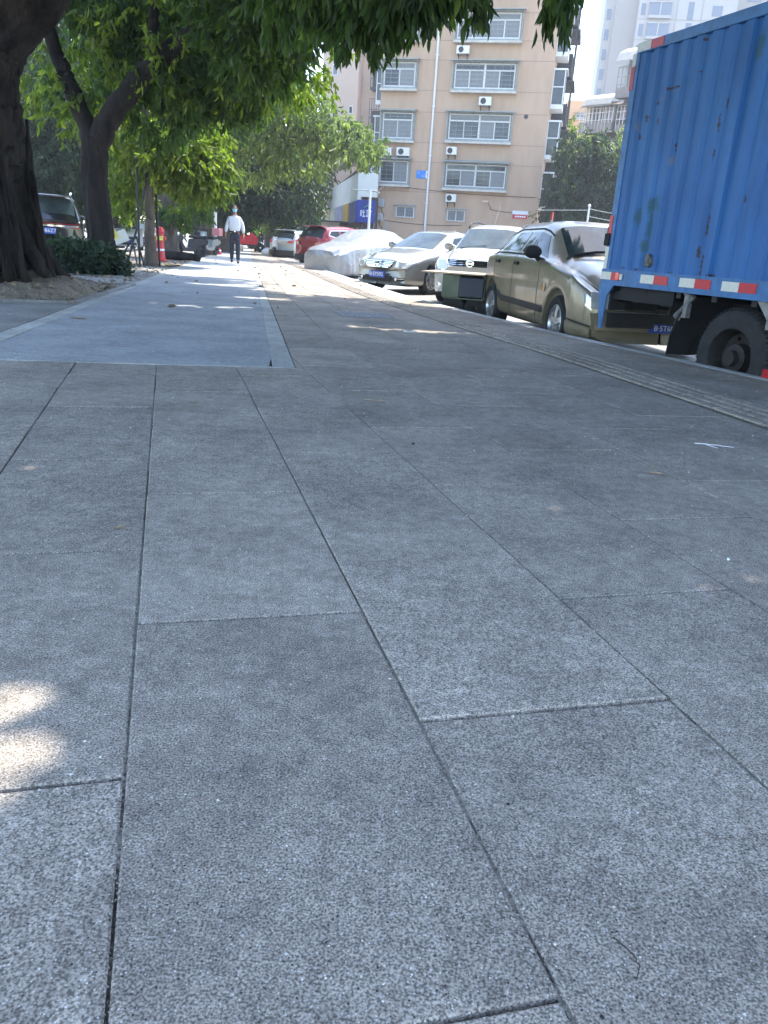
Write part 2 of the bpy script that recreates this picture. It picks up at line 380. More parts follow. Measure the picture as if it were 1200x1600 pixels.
# slabs left of the path, leaving two planting pits
Q = Slabs(); rr = random.Random(3)
def inpit(x, y):
    return (8.75 + (x + 4) * .6 < y < 12.7 and x < -4.05 + (9 - y) * .12 ) or (14.6 < y < 18.4 and x < -5.1 - .18 * (y - 14.6)) or (20.3 < y < 23.2 and -8 < x < -5.75 - .18 * (y - 20)) or (26 < y < 30 and x < -7)
y = 4.3
while y < 60:
    x = BL(y) - .16
    k = 0
    while x > LK(y):
        x2 = x - .62; cx, cy = (x + x2) / 2, y + .3
        if not inpit(cx, cy) and cy > BB(cx) + .1:
            Q.slab(clip([(x, y), (x2, y - .1), (x2 - .11, y + .5), (x - .11, y + .6)], lambda p: p[1] - BB(p[0]) - .04), gap=.003)
        x = x2; k += 1
    y += .6
for (a, b) in (((-6.4, 7.7), (-3.62, 8.98)), ((-3.62, 8.98), (-4.2, 12.75)), ((-4.2, 12.75), (-6.9, 12.2)), ((-8.3, 14.2), (-5.1, 14.7)), ((-5.1, 14.7), (-5.75, 18.4)), ((-5.75, 18.4), (-8.5, 18))):
    a = np.array(a); b = np.array(b); d = b - a; L_ = np.linalg.norm(d); d /= L_; nn = np.array([-d[1], d[0]]) * .05
    k = 0.
    while k < L_:
        k2 = min(k + .8, L_); p, q = a + d * k, a + d * k2
        Q.slab([tuple(p - nn), tuple(q - nn), tuple(q + nn), tuple(p + nn)], gap=.002, z=.02, tone=.9); k = k2
Q.build('side_paving', M_SLAB)
# dirt in the pits and the mound round the big trunk
def noise3(x, y, z=0., s=1.):
    x, y, z = x * s, y * s, z * s
    return (math.sin(x * 1.7 + 3 * math.sin(y * .9 + z)) + math.sin(y * 2.3 + 2 * math.sin(x * 1.3 - z * .7)) + math.sin((x + y) * 3.9 + z * 2.1) * .6) / 2.6
dm = MB(); xs = np.arange(-7.6, -3.4, .07); ysd = np.arange(8.1, 12.9, .07)
def dz(x, y):
    r = math.hypot(x + 4.95, (y - 10.0)); h = .3 * math.exp(-(r / 1.15) ** 2) + .03 * noise3(x, y, 0, 3) + .018 * noise3(x, y, 4, 11) + .012 * noise3(x, y, 9, 27)
    e = min((y - (8.98 + (x + 3.62) * .46)) / .25, ((-3.62 - (y - 8.98) * .154) - x) / .25, (12.75 - y) / .3, 1)
    return -.03 + max(0, e) * (.04 + h) if e > 0 else -.05
dm.grid([[(x, y, dz(x, y)) for y in ysd] for x in xs])
tag(dm.build('dirt_mound', M_DIRT, smooth=True), kind='structure')
d2 = MB()
for (x0, x1, y0, y1) in ((-9, -5.2, 14.6, 18.4), (-8.6, -5.8, 20.3, 23.2), (-10, -7, 26, 30)):
    d2.grid([[(x, y, .004 + .02 * noise3(x, y, 2, 4)) for y in np.arange(y0, y1, .2)] for x in np.arange(x0, x1, .2)])
tag(d2.build('planting_soil', M_DIRT, smooth=True), kind='structure')
# kerb stones
Kb = MB(); y = -3.5; tn = []; rk = random.Random(8)
while y < 90:
    y2 = y + .98
    rows = []
    for yy_ in np.linspace(y + .004, y2 - .004, 4):
        k = KERB(yy_); pr = [(-.14, -.02), (-.14, -.002), (-.13, .003), (-.02, .003), (-.006, -.002), (0, -.014), (.004, -.4)]
        rows.append([(k + a, yy_, c) for a, c in pr])
    n0 = len(Kb.f); Kb.grid(rows); tn += [rk.random()] * (len(Kb.f) - n0); y = y2
ko = Kb.build('kerb', M_KERB); at = ko.data.attributes.new('tone', 'FLOAT', 'FACE'); at.data.foreach_set('value', tn); tag(ko, kind='structure')
# ================================================================== cars
def smooth_curve(pts, x, w=.05):
    px = [p[0] for p in pts]; py = [p[1] for p in pts]
    return sum(np.interp(x + d, px, py) for d in (-w, -w / 2, 0, w / 2, w)) / 5
class Car:
    """lofted body in local space: +X = forward (front at x=0, rear at x=-L), +Y = left, z up from the road"""
    def __init__(s, name, label, cat, pos, facing, p, group=None, sc_=1.0, rear=False):
        s.p = p; s.L = p['L']
        h = facing + (180 if rear else 0); a = math.radians(90 - h)
        x, y, z = pos
        if rear: x += math.sin(math.radians(h)) * s.L * sc_; y += math.cos(math.radians(h)) * s.L * sc_
        s.o = empty(name, (x, y, z), a, label, cat, group); s.o.scale = (sc_,) * 3
        s.paint = p['paint']; s.cache = {}
    def c(s, k, f, w=.05): return float(smooth_curve(s.p[k], f, w)) if hasattr(s.p[k], '__len__') else s.p[k]
    def sec(s, f):
        k = round(float(f), 4)
        if k not in s.cache: s.cache[k] = s._sec(k)
        return s.cache[k]
    def _sec(s, f):
        W, zb, zs, zt, wg = s.c('w', f), s.c('zb', f), s.c('zs', f), s.c('zt', f), s.c('wg', f)
        zb2 = zb
        for xc in s.p['wheels']:
            R = s.p['arch']; d = abs(f - xc)
            if d < R: zb2 = max(zb2, s.p['wr'] - .02 + math.sqrt(R * R - d * d))
        dz_ = zs - zb
        pts = [(0, zb), (W * .80, zb), (W * .93, max(zb + .02, zb2)), (W * .99, max(zb + .13 * dz_, zb2 + .012)), (W * 1.0, max(zb + .5 * dz_, zb2 + .03)), (W * .985, zs - .03), (W * .95, zs),
               (wg, zt - s.p.get('re', .09)), (wg * .86, zt - .03), (wg * .5, zt - .004), (0, zt)]
        return (np.array([a[0] for a in pts]), np.array([a[1] for a in pts]))
    KN = [0, 1, 2, 2.5, 3, 3.7, 4, 5, 5.4, 6.2, 7]      # section parameter of each control point
    def S(s, f, t, side=1, off=0.):
        def P(f, t):
            q = s.sec(f); y = z = 0
            # light smoothing over t
            for d, wt in ((-.12, .25), (0, .5), (.12, .25)):
                tt = min(7, max(0, t + d)); y += wt * np.interp(tt, s.KN, q[0]); z += wt * np.interp(tt, s.KN, q[1])
            if t >= 6.95: y = 0 if t >= 7 else y
            b = s.p.get('bulge', .14) * max(0, 1 - f / .8) * (y / .85) ** 2
            b2 = s.p.get('bulge2', .1) * max(0, 1 - (s.L - f) / .8) * (y / .85) ** 2
            sl = s.p.get('rake', 0) * max(0, 1 - f / .5) * (z - .45) ** 2 if z > .45 else 0
            return np.array([-(f + b - b2 + sl), y, z])
        q = P(f, t)
        if off:
            e = .02; t0 = min(max(t, .05), 6.9)
            a = P(min(f + e, s.L), t0) - P(max(f - e, 0), t0); b = P(f, t0 + .05) - P(f, t0 - .05)
            n = np.cross(b, a); n /= (np.linalg.norm(n) + 1e-9)
            if n[1] < 0 and t < 5: n = -n
            if t >= 5 and n[2] < 0: n = -n
            q = q + n * off
        if side < 0: q = q * np.array([1, -1, 1])
        return q
    def body(s):
        fs = sorted(set(np.round(np.concatenate([np.arange(0, s.L + .001, .05), [s.L]] + [np.arange(c - s.p['arch'] - .01, c + s.p['arch'] + .02, .025) for c in s.p['wheels']] + [np.arange(0, .16, .025)]), 3)))
        fs = [f for f in fs if 0 <= f <= s.L]
        ts = [0, .5, 1, 1.5, 1.8, 2, 2.2, 2.5, 2.8, 3, 3.3, 3.6, 3.8, 4, 4.15, 4.4, 4.7, 4.9, 5, 5.15, 5.4, 5.7, 6, 6.4, 6.8, 7]
        m = MB()
        A = np.array([[s.S(f, t) for t in ts] + [s.S(f, t, -1) for t in ts[-2::-1]] for f in fs])
        m.grid(A)
        n = A.shape[1]
        for row, o in ((A[0], 0), (A[-1], (len(fs) - 1) * n)):
            c = row.mean(0); k = len(m.v); m.v.append(tuple(c))
            for i in range(n - 1): m.f.append((o + i, o + i + 1, k)); m.m.append(0)
        b = m.build('body', s.paint, s.o, smooth='auto')
        # wheel wells / floor
        u = MB(); zb = s.c('zb', s.L / 2)
        u.box(-s.L + .25, -.3, -s.p['w'][2][1] * .78, s.p['w'][2][1] * .78, zb - .02, zb + .45)
        u.build('underbody', M_BLK, s.o)
        return b
    def panel(s, name, poly, mat, side=1, off=.004, res=.06, parent=None, thick=0):
        """poly of (f,t) -> conforming patch; triangulated grid clipped to polygon"""
        if side == 0 and min(q[1] for q in poly) < 6.9 and max(q[1] for q in poly) < 6.9:
            return [s.panel(name, poly, mat, q, off, res, parent) for q in (1, -1)][0]
        m = MB(); sides = (1, -1) if side == 0 else (side,)
        fs = [q[0] for q in poly]; t_ = [q[1] for q in poly]
        nf = max(2, int((max(fs) - min(fs)) / res) + 1); ntt = max(3, int((max(t_) - min(t_)) / .12) + 1)
        F_ = np.linspace(min(fs), max(fs), nf + 1); T_ = np.linspace(min(t_), max(t_), ntt + 1)
        for sd_ in sides:
            for i in range(nf):
                for j in range(ntt):
                    c = [(F_[i], T_[j]), (F_[i + 1], T_[j]), (F_[i + 1], T_[j + 1]), (F_[i], T_[j + 1])]
                    for k in range(len(poly)):
                        a, b = poly[k], poly[(k + 1) % len(poly)]; sg = s.orient(poly)
                        c = clip(c, lambda q: sg * ((b[0] - a[0]) * (q[1] - a[1]) - (b[1] - a[1]) * (q[0] - a[0])))
                        if len(c) < 3: break
                    if len(c) >= 3: m.add([s.S(q[0], q[1], sd_, off) for q in c], [tuple(range(len(c)))])
        me_o = m.build(name, mat, parent or s.o, smooth=True)
        bm = bmesh.new(); bm.from_mesh(me_o.data); bmesh.ops.remove_doubles(bm, verts=bm.verts[:], dist=.0008)
        bmesh.ops.recalc_face_normals(bm, faces=bm.faces[:]); bm.to_mesh(me_o.data); bm.free()
        me_o.data.polygons.foreach_set('use_smooth', [True] * len(me_o.data.polygons))
        return me_o
    @staticmethod
    def orient(p): return 1 if sum(p[i][0] * p[(i + 1) % len(p)][1] - p[(i + 1) % len(p)][0] * p[i][1] for i in range(len(p))) > 0 else -1
    def tz(s, f, z):
        """t on the lower side whose height is z"""
        T_ = np.linspace(1.6, 7, 109); zz = [s.S(f, t)[2] for t in T_]
        for i in range(len(T_) - 1):
            if (zz[i] - z) * (zz[i + 1] - z) <= 0: return float(T_[i])
        return 3.5
    def strip(s, name, pts, wdt, mat, side=0, off=.004, parent=None):
        """thin ribbon following (f,t) points; width in metres along f or t"""
        if side == 0: return [s.strip(name, pts, wdt, mat, q, off, parent) for q in (1, -1)][0]
        m = MB()
        for sd_ in (side,):
            P = []
            for i in range(len(pts) - 1):
                for u in np.linspace(0, 1, 9)[(0 if i == 0 else 1):]:
                    f = pts[i][0] + (pts[i + 1][0] - pts[i][0]) * u; t = pts[i][1] + (pts[i + 1][1] - pts[i][1]) * u
                    P.append((f, t))
            A = []
            for i, q in enumerate(P):
                p0 = s.S(*P[max(i - 1, 0)], sd_, off); p1 = s.S(*P[min(i + 1, len(P) - 1)], sd_, off); c = s.S(q[0], q[1], sd_, off)
                t = p1 - p0; t /= np.linalg.norm(t) + 1e-9; nn = s.S(q[0], q[1], sd_, off + .05) - c; nn /= np.linalg.norm(nn) + 1e-9
                b = np.cross(t, nn); A.append([c - b * wdt / 2, c + nn * .002, c + b * wdt / 2])
            m.grid(A)
        return m.build(name, mat, parent or s.o, smooth=True)
    def nose(s, name, poly, mat, off=.006, rear=False, th=.02, parent=None):
        """flat-ish part on the front/rear end: poly of (y,z), follows the bulge"""
        m = MB(); n = len(poly); ym = [q[0] for q in poly]; cuts = np.linspace(min(ym), max(ym), max(3, int((max(ym) - min(ym)) / .07) + 1))
        def X(y, z, o):
            if rear: return -(s.L - s.p.get('bulge2', .1) * (y / .85) ** 2) - o
            sl = s.p.get('rake', 0) * (z - .45) ** 2 if z > .45 else 0
            return -(s.p.get('bulge', .14) * (y / .85) ** 2 + sl) + o
        for i in range(len(cuts) - 1):
            c = clip(clip(poly, lambda q: q[0] - cuts[i]), lambda q: cuts[i + 1] - q[0])
            if len(c) < 3: continue
            k = len(c)
            m.add([(X(q[0], q[1], off), q[0], q[1]) for q in c] + [(X(q[0], q[1], off - th), q[0], q[1]) for q in c],
                  [tuple(range(k))] + [(a, (a + 1) % k, (a + 1) % k + k, a + k) for a in range(k)])
        return m.build(name, mat, parent or s.o, smooth='auto')
    def wheels(s, spokes=5, rimmat=None, only=None):
        R = s.p['wr']; rimmat = rimmat or M_ALLOY
        for i, xc in enumerate(s.p['wheels']):
            for sd_ in (1, -1):
                W = s.c('w', xc) * s.p.get('track', .97); y0 = sd_ * (W - .01); y1 = sd_ * (W - .2)
                t = MB(); pr = [(R * .66, 0), (R * .72, .012), (R * .9, .014), (R * .985, -.012), (R, -.035), (R, -.15), (R * .97, -.18), (R * .7, -.19), (R * .66, -.18)]
                t.lathe([(r, y0 + sd_ * h) for r, h in pr], (-xc, 0, R), 'y', 40); wl = t.build('wheel', M_BLK, s.o, smooth='auto')
                r = MB(); r.lathe([(R * .68, y0 - sd_ * .004), (R * .64, y0 + sd_ * .006), (R * .6, y0 - sd_ * .02), (R * .58, y0 - sd_ * .07), (.001, y0 - sd_ * .075)], (-xc, 0, R), 'y', 40)
                for k in range(spokes):
                    a = 2 * math.pi * k / spokes + .3
                    c, sn = math.cos(a), math.sin(a); wd = R * (.13 if spokes < 8 else .07)
                    q = []
                    for rr_, w_, yo in ((R * .1, wd * 1.2, .0), (R * .35, wd, .004), (R * .6, wd * 1.15, -.012)):
                        for e in (-1, 1):
                            for dpt in (0, -.03):
                                q.append((-xc + rr_ * c - sn * w_ * e * .5 * 1.6, y0 + sd_ * (yo + dpt - .004), R + rr_ * sn + c * w_ * e * .5 * 1.6))
                    fs = []
                    for j in (0, 4): fs += [(j, j + 4, j + 6, j + 2), (j, j + 1, j + 5, j + 4), (j + 2, j + 6, j + 7, j + 3)]
                    r.add(q, fs)
                r.lathe([(R * .13, y0 - sd_ * .03), (R * .12, y0 + sd_ * .006), (.001, y0 + sd_ * .008)], (-xc, 0, R), 'y', 16)
                rm = r.build('rim', rimmat, wl, smooth='auto')
                d = MB(); d.lathe([(R * .5, y0 - sd_ * .078), (.001, y0 - sd_ * .079)], (-xc, 0, R), 'y', 20)
    def mirror(s, f, t, mat, side=0, k=1.):
        for sd_ in ((1, -1) if side == 0 else (side,)):
            c = s.S(f, t, sd_, .12 * k); b = s.S(f, t, sd_, .0); bm = bmesh.new(); bmesh.ops.create_uvsphere(bm, u_segments=16, v_segments=10, radius=1)
            for v in bm.verts:
                x = v.co.x; v.co = (c[0] + v.co.x * .055 * k + (.02 if x > 0 else 0), c[1] + v.co.y * .105 * k, c[2] + v.co.z * .075 * k)
            m = MB(); bm.verts.index_update(); m.add([v.co for v in bm.verts], [[v.index for v in f_.verts] for f_ in bm.faces]); bm.free()
            m.tube([b, c], [.03 * k, .025 * k], 8); mo = m.build('door_mirror', mat, s.o, smooth='auto')
def text_obj(name, body, size, mat, parent, M4, extr=.002, spacing=1.):
    cu = bpy.data.curves.new(name, 'FONT'); cu.body = body; cu.size = size; cu.align_x = 'CENTER'; cu.align_y = 'CENTER'; cu.extrude = extr; cu.resolution_u = 3; cu.space_character = spacing
    tmp = bpy.data.objects.new('tmp', cu); col.objects.link(tmp); dg = bpy.context.evaluated_depsgraph_get(); dg.update()
    me = bpy.data.meshes.new_from_object(tmp.evaluated_get(dg)); bpy.data.objects.remove(tmp); me.name = name
    me.transform(M4); me.materials.clear()
    return link(name, me, mat, parent)
def frame_mat(origin, xdir, up):
    x = Vector(xdir).normalized(); y = Vector(up).normalized(); z = x.cross(y); m = Matrix.Identity(4)
    for i in range(3): m[i][0] = x[i]; m[i][1] = y[i]; m[i][2] = z[i]; m[i][3] = origin[i]
    return m
def plate(car, txt, y, z, rear=False, off=.03, w_=.44, h_=.14):
    po = car.nose('number_plate', [(y - w_ / 2, z - h_ / 2), (y + w_ / 2, z - h_ / 2), (y + w_ / 2, z + h_ / 2), (y - w_ / 2, z + h_ / 2)], M_PLATE, off=off, rear=rear, th=.02)
    x = -(car.L) - off - .003 if rear else off + .003
    text_obj('plate_lettering', txt, h_ * .82, M_WTXT, po, frame_mat((x, y, z), (0, -1 if rear else 1, 0), (0, 0, 1)), .001, 1.0)
    return po

# ---- metallic paints
def paint(name, c, rough=.3, metal=.5, dirt=0.): return pbr(name, c, rough, metal, var=(3 if dirt else 1.5, dirt or .04), coat=1. if dirt < .2 else .6)
P_SILV = paint('silver paint', (.26, .255, .24), .3, .55); P_WHT = paint('pearl white paint', (.33, .325, .3), .35, .15)
P_OLIV = paint('dusty olive gold paint', (.235, .2, .135), .36, .4, .2); P_RED = paint('dark red paint', (.3, .012, .02), .25, .3)
P_GREY = paint('silver grey paint', (.3, .33, .33), .3, .5); P_BLACK = paint('gloss black paint', (.006, .007, .01), .15, 0); P_WHITE2 = paint('white paint', (.55, .56, .56), .3, .1)

# ---- olive hatchback behind the truck -------------------------------------------------
K = 1.13
ph = dict(L=4.07, paint=P_OLIV, wheels=[.82, 3.32], arch=.365, wr=.29, bulge=.12, bulge2=.1, rake=.0, re=.1, track=.985,
    w=[(0, .66), (.08, .76), (.35, .83), (.9, .845), (3.2, .845), (3.8, .8), (4.07, .7)],
    zb=[(0, .18), (.3, .17), (3.7, .22), (4.07, .34)], zs=[(0, .56), (.1, .66), (.5, .8), (1.2, .915), (2.2, .94), (3.4, .95), (3.9, .93), (4.07, .8)],
    zt=[(0, .6), (.1, .70), (.6, .86), (1.16, .98), (1.78, 1.34), (2.1, 1.395), (2.9, 1.39), (3.3, 1.32), (3.85, 1.0), (4.0, .96), (4.07, .86)],
    wg=[(0, .58), (1.1, .68), (1.8, .58), (2.9, .58), (3.6, .6), (4.07, .58)])
car = Car('parked_hatchback', 'dusty olive gold old hatchback parked directly behind the blue truck', 'car', (2.98, 8.98, -.262), 169.9, ph, sc_=K * .985); hc = car
car.body(); car.wheels(5)
# glass
ws = car.panel('windscreen', [(1.22, 5.3), (1.22, 7), (1.76, 7), (1.76, 5.3)], M_WSCR, side=0)
car.panel('front_side_window', [(1.42, 4.25), (2.36, 4.2), (2.36, 4.86), (1.8, 4.86)], M_GLASS, side=0)
car.panel('rear_side_window', [(2.44, 4.2), (3.18, 4.25), (3.05, 4.84), (2.44, 4.86)], M_GLASS, side=0)
car.panel('quarter_window', [(3.24, 4.28), (3.5, 4.35), (3.3, 4.8), (3.13, 4.84)], M_GLASS, side=0)
car.panel('rear_window', [(3.35, 5.1), (3.35, 7), (3.78, 7), (3.78, 5.1)], M_GLASS, side=0)
car.panel('windscreen_seal', [(1.2, 5.2), (1.2, 7), (1.235, 7), (1.235, 5.2)], M_BLK, side=0, off=.005)
# shut lines, mouldings
for f in (1.42, 2.4, 3.2): car.strip('door_gap', [(f, 2.1 if f < 3 else 2.9), (f + (.02 if f < 2 else 0), 3), (f + .03, 4.05)], .009, M_BLK, off=.003)
car.strip('door_gap', [(1.42, 2.1), (3.0, 2.1)], .008, M_BLK, off=.003)
car.strip('side_moulding', [(1.22, 2.72), (2.98, 2.72)], .075, M_DARK, off=.009)
car.strip('window_seal', [(1.45, 4.08), (3.6, 4.14)], .02, M_BLK, off=.006)
car.strip('roof_gutter', [(1.72, 4.98), (3.3, 4.98)], .022, M_BLK, off=.004)
car.strip('hood_gap', [(.12, 5.1), (1.18, 4.75)], .008, M_BLK, off=.003)
for f in (2.28, 3.06):
    for s_ in (1, -1):
        m = MB(); q = car.S(f, 3.62, s_, .012); m.box(q[0] - .07, q[0] + .07, q[1] - .014, q[1] + .014, q[2] - .02, q[2] + .02, bev=.008)
        m.build('door_handle', M_BLK, car.o)
car.mirror(1.6, 3.98, M_BLK, k=1.0)
# wipers
for y0 in (-.55, .05):
    m = MB(); m.tube([(-1.2, y0, 1.0), (-1.26, y0 + .28, 1.045), (-1.28, y0 + .55, 1.06)], [.012, .012, .01], 6); m.build('wiper', M_BLK, car.o)
car.nose('headlight', [(.42, .5), (.74, .5), (.76, .66), (.42, .64)], M_LAMP, off=.012); car.nose('headlight', [(-.42, .5), (-.74, .5), (-.76, .66), (-.42, .64)], M_LAMP, off=.012)
car.panel('indicator', [(.05, 3.3), (.15, 3.35), (.16, 3.75), (.05, 3.7)], M_LAMP, side=0, off=.006)
car.nose('grille', [(-.4, .53), (.4, .53), (.4, .6), (-.4, .6)], M_BLK, off=.012)
car.nose('bumper', [(-.7, .3), (.7, .3), (.74, .46), (-.74, .46)], P_OLIV, off=.06, th=.08)
car.nose('intake_slat', [(-.38, .375), (.38, .375), (.38, .395), (-.38, .395)], M_BLK, off=.068, th=.02)
car.panel('bumper_side', [(.04, 1.9), (.42, 1.9), (.42, 2.72), (.04, 2.72)], P_OLIV, side=0, off=.025)
car.strip('bumper_line', [(.04, 2.78), (.45, 2.78)], .014, M_BLK, off=.02)
car.panel('taillight', [(3.9, 3.0), (4.04, 3.0), (4.04, 3.9), (3.92, 3.9)], M_TAIL, side=0, off=.006)
car.panel('side_repeater', [(1.18, 3.1), (1.24, 3.1), (1.24, 3.25), (1.18, 3.25)], M_AMBER, side=0, off=.008)
plate(car, 'B·5T68Z', 0, .35, off=.085, w_=.34, h_=.09)

# ---- pearl white family car (front view) -----------------------------------------------
ps = dict(L=4.42, paint=P_WHT, wheels=[.85, 3.5], arch=.36, wr=.3, bulge=.16, bulge2=.08, rake=.35, re=.12,
    w=[(0, .62), (.08, .73), (.3, .81), (.9, .85), (3.6, .85), (4.2, .8), (4.42, .72)],
    zb=[(0, .24), (.3, .2), (4.0, .24), (4.42, .34)], zs=[(0, .66), (.15, .74), (.5, .86), (1.1, .97), (2.2, 1.0), (4.2, 1.02), (4.42, .9)],
    zt=[(0, .74), (.12, .84), (.6, .96), (1.02, 1.06), (1.9, 1.52), (2.3, 1.6), (3.7, 1.57), (4.1, 1.4), (4.42, 1.02)],
    wg=[(0, .52), (1.0, .7), (1.9, .62), (3.6, .62), (4.42, .6)])
car = Car('parked_family_car', 'pearl white tall family car with roof rails facing camera behind the green cart', 'car', (1.35, 15.75, -.2), 198.9, ps); sc2 = car
car.body(); car.wheels(7)
car.panel('windscreen', [(1.1, 5.34), (1.1, 7), (1.86, 7), (1.86, 5.3)], M_WSCR, side=0)
car.panel('front_side_window', [(1.5, 4.2), (2.3, 4.2), (2.3, 4.86), (1.95, 4.86)], M_GLASS, side=0)
car.panel('rear_side_window', [(2.38, 4.2), (3.2, 4.2), (3.2, 4.86), (2.38, 4.86)], M_GLASS, side=0)
car.panel('quarter_window', [(3.28, 4.2), (4.0, 4.3), (3.8, 4.8), (3.28, 4.86)], M_GLASS, side=0)
car.nose('grille', [(-.42, .74), (.42, .74), (.47, .86), (-.47, .86)], M_BLK, off=.02)
for z in (.765, .8, .835): car.nose('grille_bar', [(-.43, z), (.43, z), (.43, z + .012), (-.43, z + .012)], M_CHROME, off=.03, th=.012)
m = MB(); m.lathe([(.075, .0), (.08, .012), (.065, .016), (.062, .006), (.05, .006)], (.03 - .04, 0, .8), 'x', 24); m.box(-.005, .012, -.078, .078, .785, .815); m.build('badge', M_CHROME, car.o, smooth='auto')
car.panel('headlight', [(.05, 3.3), (.42, 3.75), (.5, 4.1), (.05, 4.6)], M_LAMP, side=0, off=.006)
for s_ in (1, -1): car.nose('headlight', [(s_ * .47, .68), (s_ * .66, .66), (s_ * .68, .84), (s_ * .5, .86)], M_LAMP, off=.012)
car.nose('lower_intake', [(-.5, .28), (.5, .28), (.44, .42), (-.44, .42)], M_BLK, off=.01)
for s_ in (1, -1):
    m = MB(); m.lathe([(.06, 0), (.05, .012), (.001, .016)], (-.1, s_ * .62, .36), 'x', 16); m.build('fog_lamp', M_LAMP, car.o, smooth='auto')
for s_ in (1, -1): m = MB(); m.tube([(-1.95, s_ * .57, 1.5), (-2.15, s_ * .57, 1.6), (-2.6, s_ * .57, 1.64), (-3.4, s_ * .57, 1.63), (-3.7, s_ * .57, 1.56)], .018, 8); m.build('roof_rail', M_DARK, car.o, smooth=True)
m = MB(); m.tube([(-2.3, -.1, 1.6), (-2.75, -.12, 2.0)], [.006, .003], 5); m.build('aerial', M_DARK, car.o)
for y0 in (-.5, .1): m = MB(); m.tube([(-1.08, y0, 1.08), (-1.16, y0 + .3, 1.13), (-1.18, y0 + .52, 1.15)], .01, 6); m.build('wiper', M_BLK, car.o)
car.mirror(1.55, 4.25, P_WHT)
for f in (1.4, 2.34): car.strip('door_gap', [(f, 2.1), (f, 3), (f + .04, 4.05)], .009, M_BLK, off=.003)

# ---- silver saloon, front three-quarter -------------------------------------------------
pd = dict(L=4.87, paint=P_SILV, wheels=[.98, 3.75], arch=.38, wr=.325, bulge=.24, bulge2=.12, rake=.3, re=.1,
    w=[(0, .66), (.06, .76), (.3, .84), (.9, .89), (4.2, .88), (4.6, .83), (4.87, .7)],
    zb=[(0, .2), (.3, .17), (4.3, .2), (4.87, .32)], zs=[(0, .52), (.12, .68), (.5, .78), (1.2, .9), (2.2, .95), (4.2, .98), (4.87, .85)],
    zt=[(0, .6), (.08, .74), (.5, .88), (1.2, 1.0), (2.1, 1.42), (2.6, 1.475), (3.1, 1.44), (4.0, 1.08), (4.6, 1.05), (4.87, .92)],
    wg=[(0, .5), (1.15, .72), (2.1, .57), (3.1, .56), (4.1, .66), (4.87, .6)])
car = Car('parked_saloon', 'silver saloon with chrome barred grille and blue number plate, nose towards camera', 'car', (-.5, 18.66, -.19), 216.5, pd); sd3 = car
car.body(); car.wheels(9)
car.panel('windscreen', [(1.28, 5.34), (1.28, 7), (2.04, 7), (2.04, 5.3)], M_WSCR, side=0)
car.panel('front_side_window', [(1.7, 4.18), (2.65, 4.18), (2.6, 4.88), (2.2, 4.88)], M_GLASS, side=0)
car.panel('rear_side_window', [(2.73, 4.18), (3.7, 4.25), (3.3, 4.82), (2.7, 4.88)], M_GLASS, side=0)
car.panel('rear_window', [(3.2, 5.1), (3.2, 7), (3.85, 7), (3.85, 5.1)], M_GLASS, side=0)
gp = [(-.36, .57), (-.2, .535), (.2, .535), (.36, .57), (.42, .71), (-.42, .71)]
car.nose('grille', gp, M_BLK, off=.012)
for z, w_ in ((.56, .3), (.592, .35), (.624, .38), (.656, .4), (.69, .42)): car.nose('grille_bar', [(-w_, z), (w_, z), (w_, z + .016), (-w_, z + .016)], M_CHROME, off=.03, th=.02)
m = MB(); m.lathe([(.06, -.03), (.062, .0), (.048, .008), (.046, 0)], (.035, 0, .625), 'x', 24); m.box(.02, .042, -.062, .062, .612, .638); m.build('badge', M_CHROME, car.o, smooth='auto')
car.panel('headlight', [(.02, 3.75), (.5, 4.05), (.56, 4.35), (.02, 4.6)], M_LAMP, side=0, off=.006)
for s_ in (1, -1):
    car.nose('headlight', [(s_ * .44, .575), (s_ * .66, .6), (s_ * .7, .7), (s_ * .48, .7)], M_LAMP, off=.014)
    car.nose('fog_lamp_recess', [(s_ * .42, .27), (s_ * .66, .29), (s_ * .68, .36), (s_ * .46, .35)], M_BLK, off=.012)
    m = MB(); m.lathe([(.035, 0), (.03, .008), (.001, .01)], (-.06, s_ * .49, .315), 'x', 14); m.build('fog_lamp', M_LAMP, car.o)
    car.nose('fog_lamp_trim', [(s_ * .52, .318), (s_ * .67, .325), (s_ * .67, .338), (s_ * .52, .331)], M_CHROME, off=.026, th=.02)
car.nose('lower_intake', [(-.34, .26), (.34, .26), (.4, .38), (-.4, .38)], M_BLK, off=.012)
plate(car, 'B·EY592', -.0, .405, off=.035)
car.mirror(1.72, 4.22, P_SILV, k=1.1)
for f in (1.5, 2.7): car.strip('door_gap', [(f, 2.1), (f, 3), (f + .06, 4.05)], .009, M_BLK, off=.003)
car.strip('window_trim', [(1.62, 4.1), (3.8, 4.16)], .02, M_CHROME, off=.006)
car.strip('hood_gap', [(.1, 4.75), (1.2, 4.6)], .008, M_BLK, off=.003)
m = MB(); m.box(-2.58, -2.52, 0, 0, 0, 0) if False else m.tube([(-3.05, 0, 1.44), (-3.15, 0, 1.5)], [.03, .004], 6); m.build('roof_fin', P_SILV, car.o)

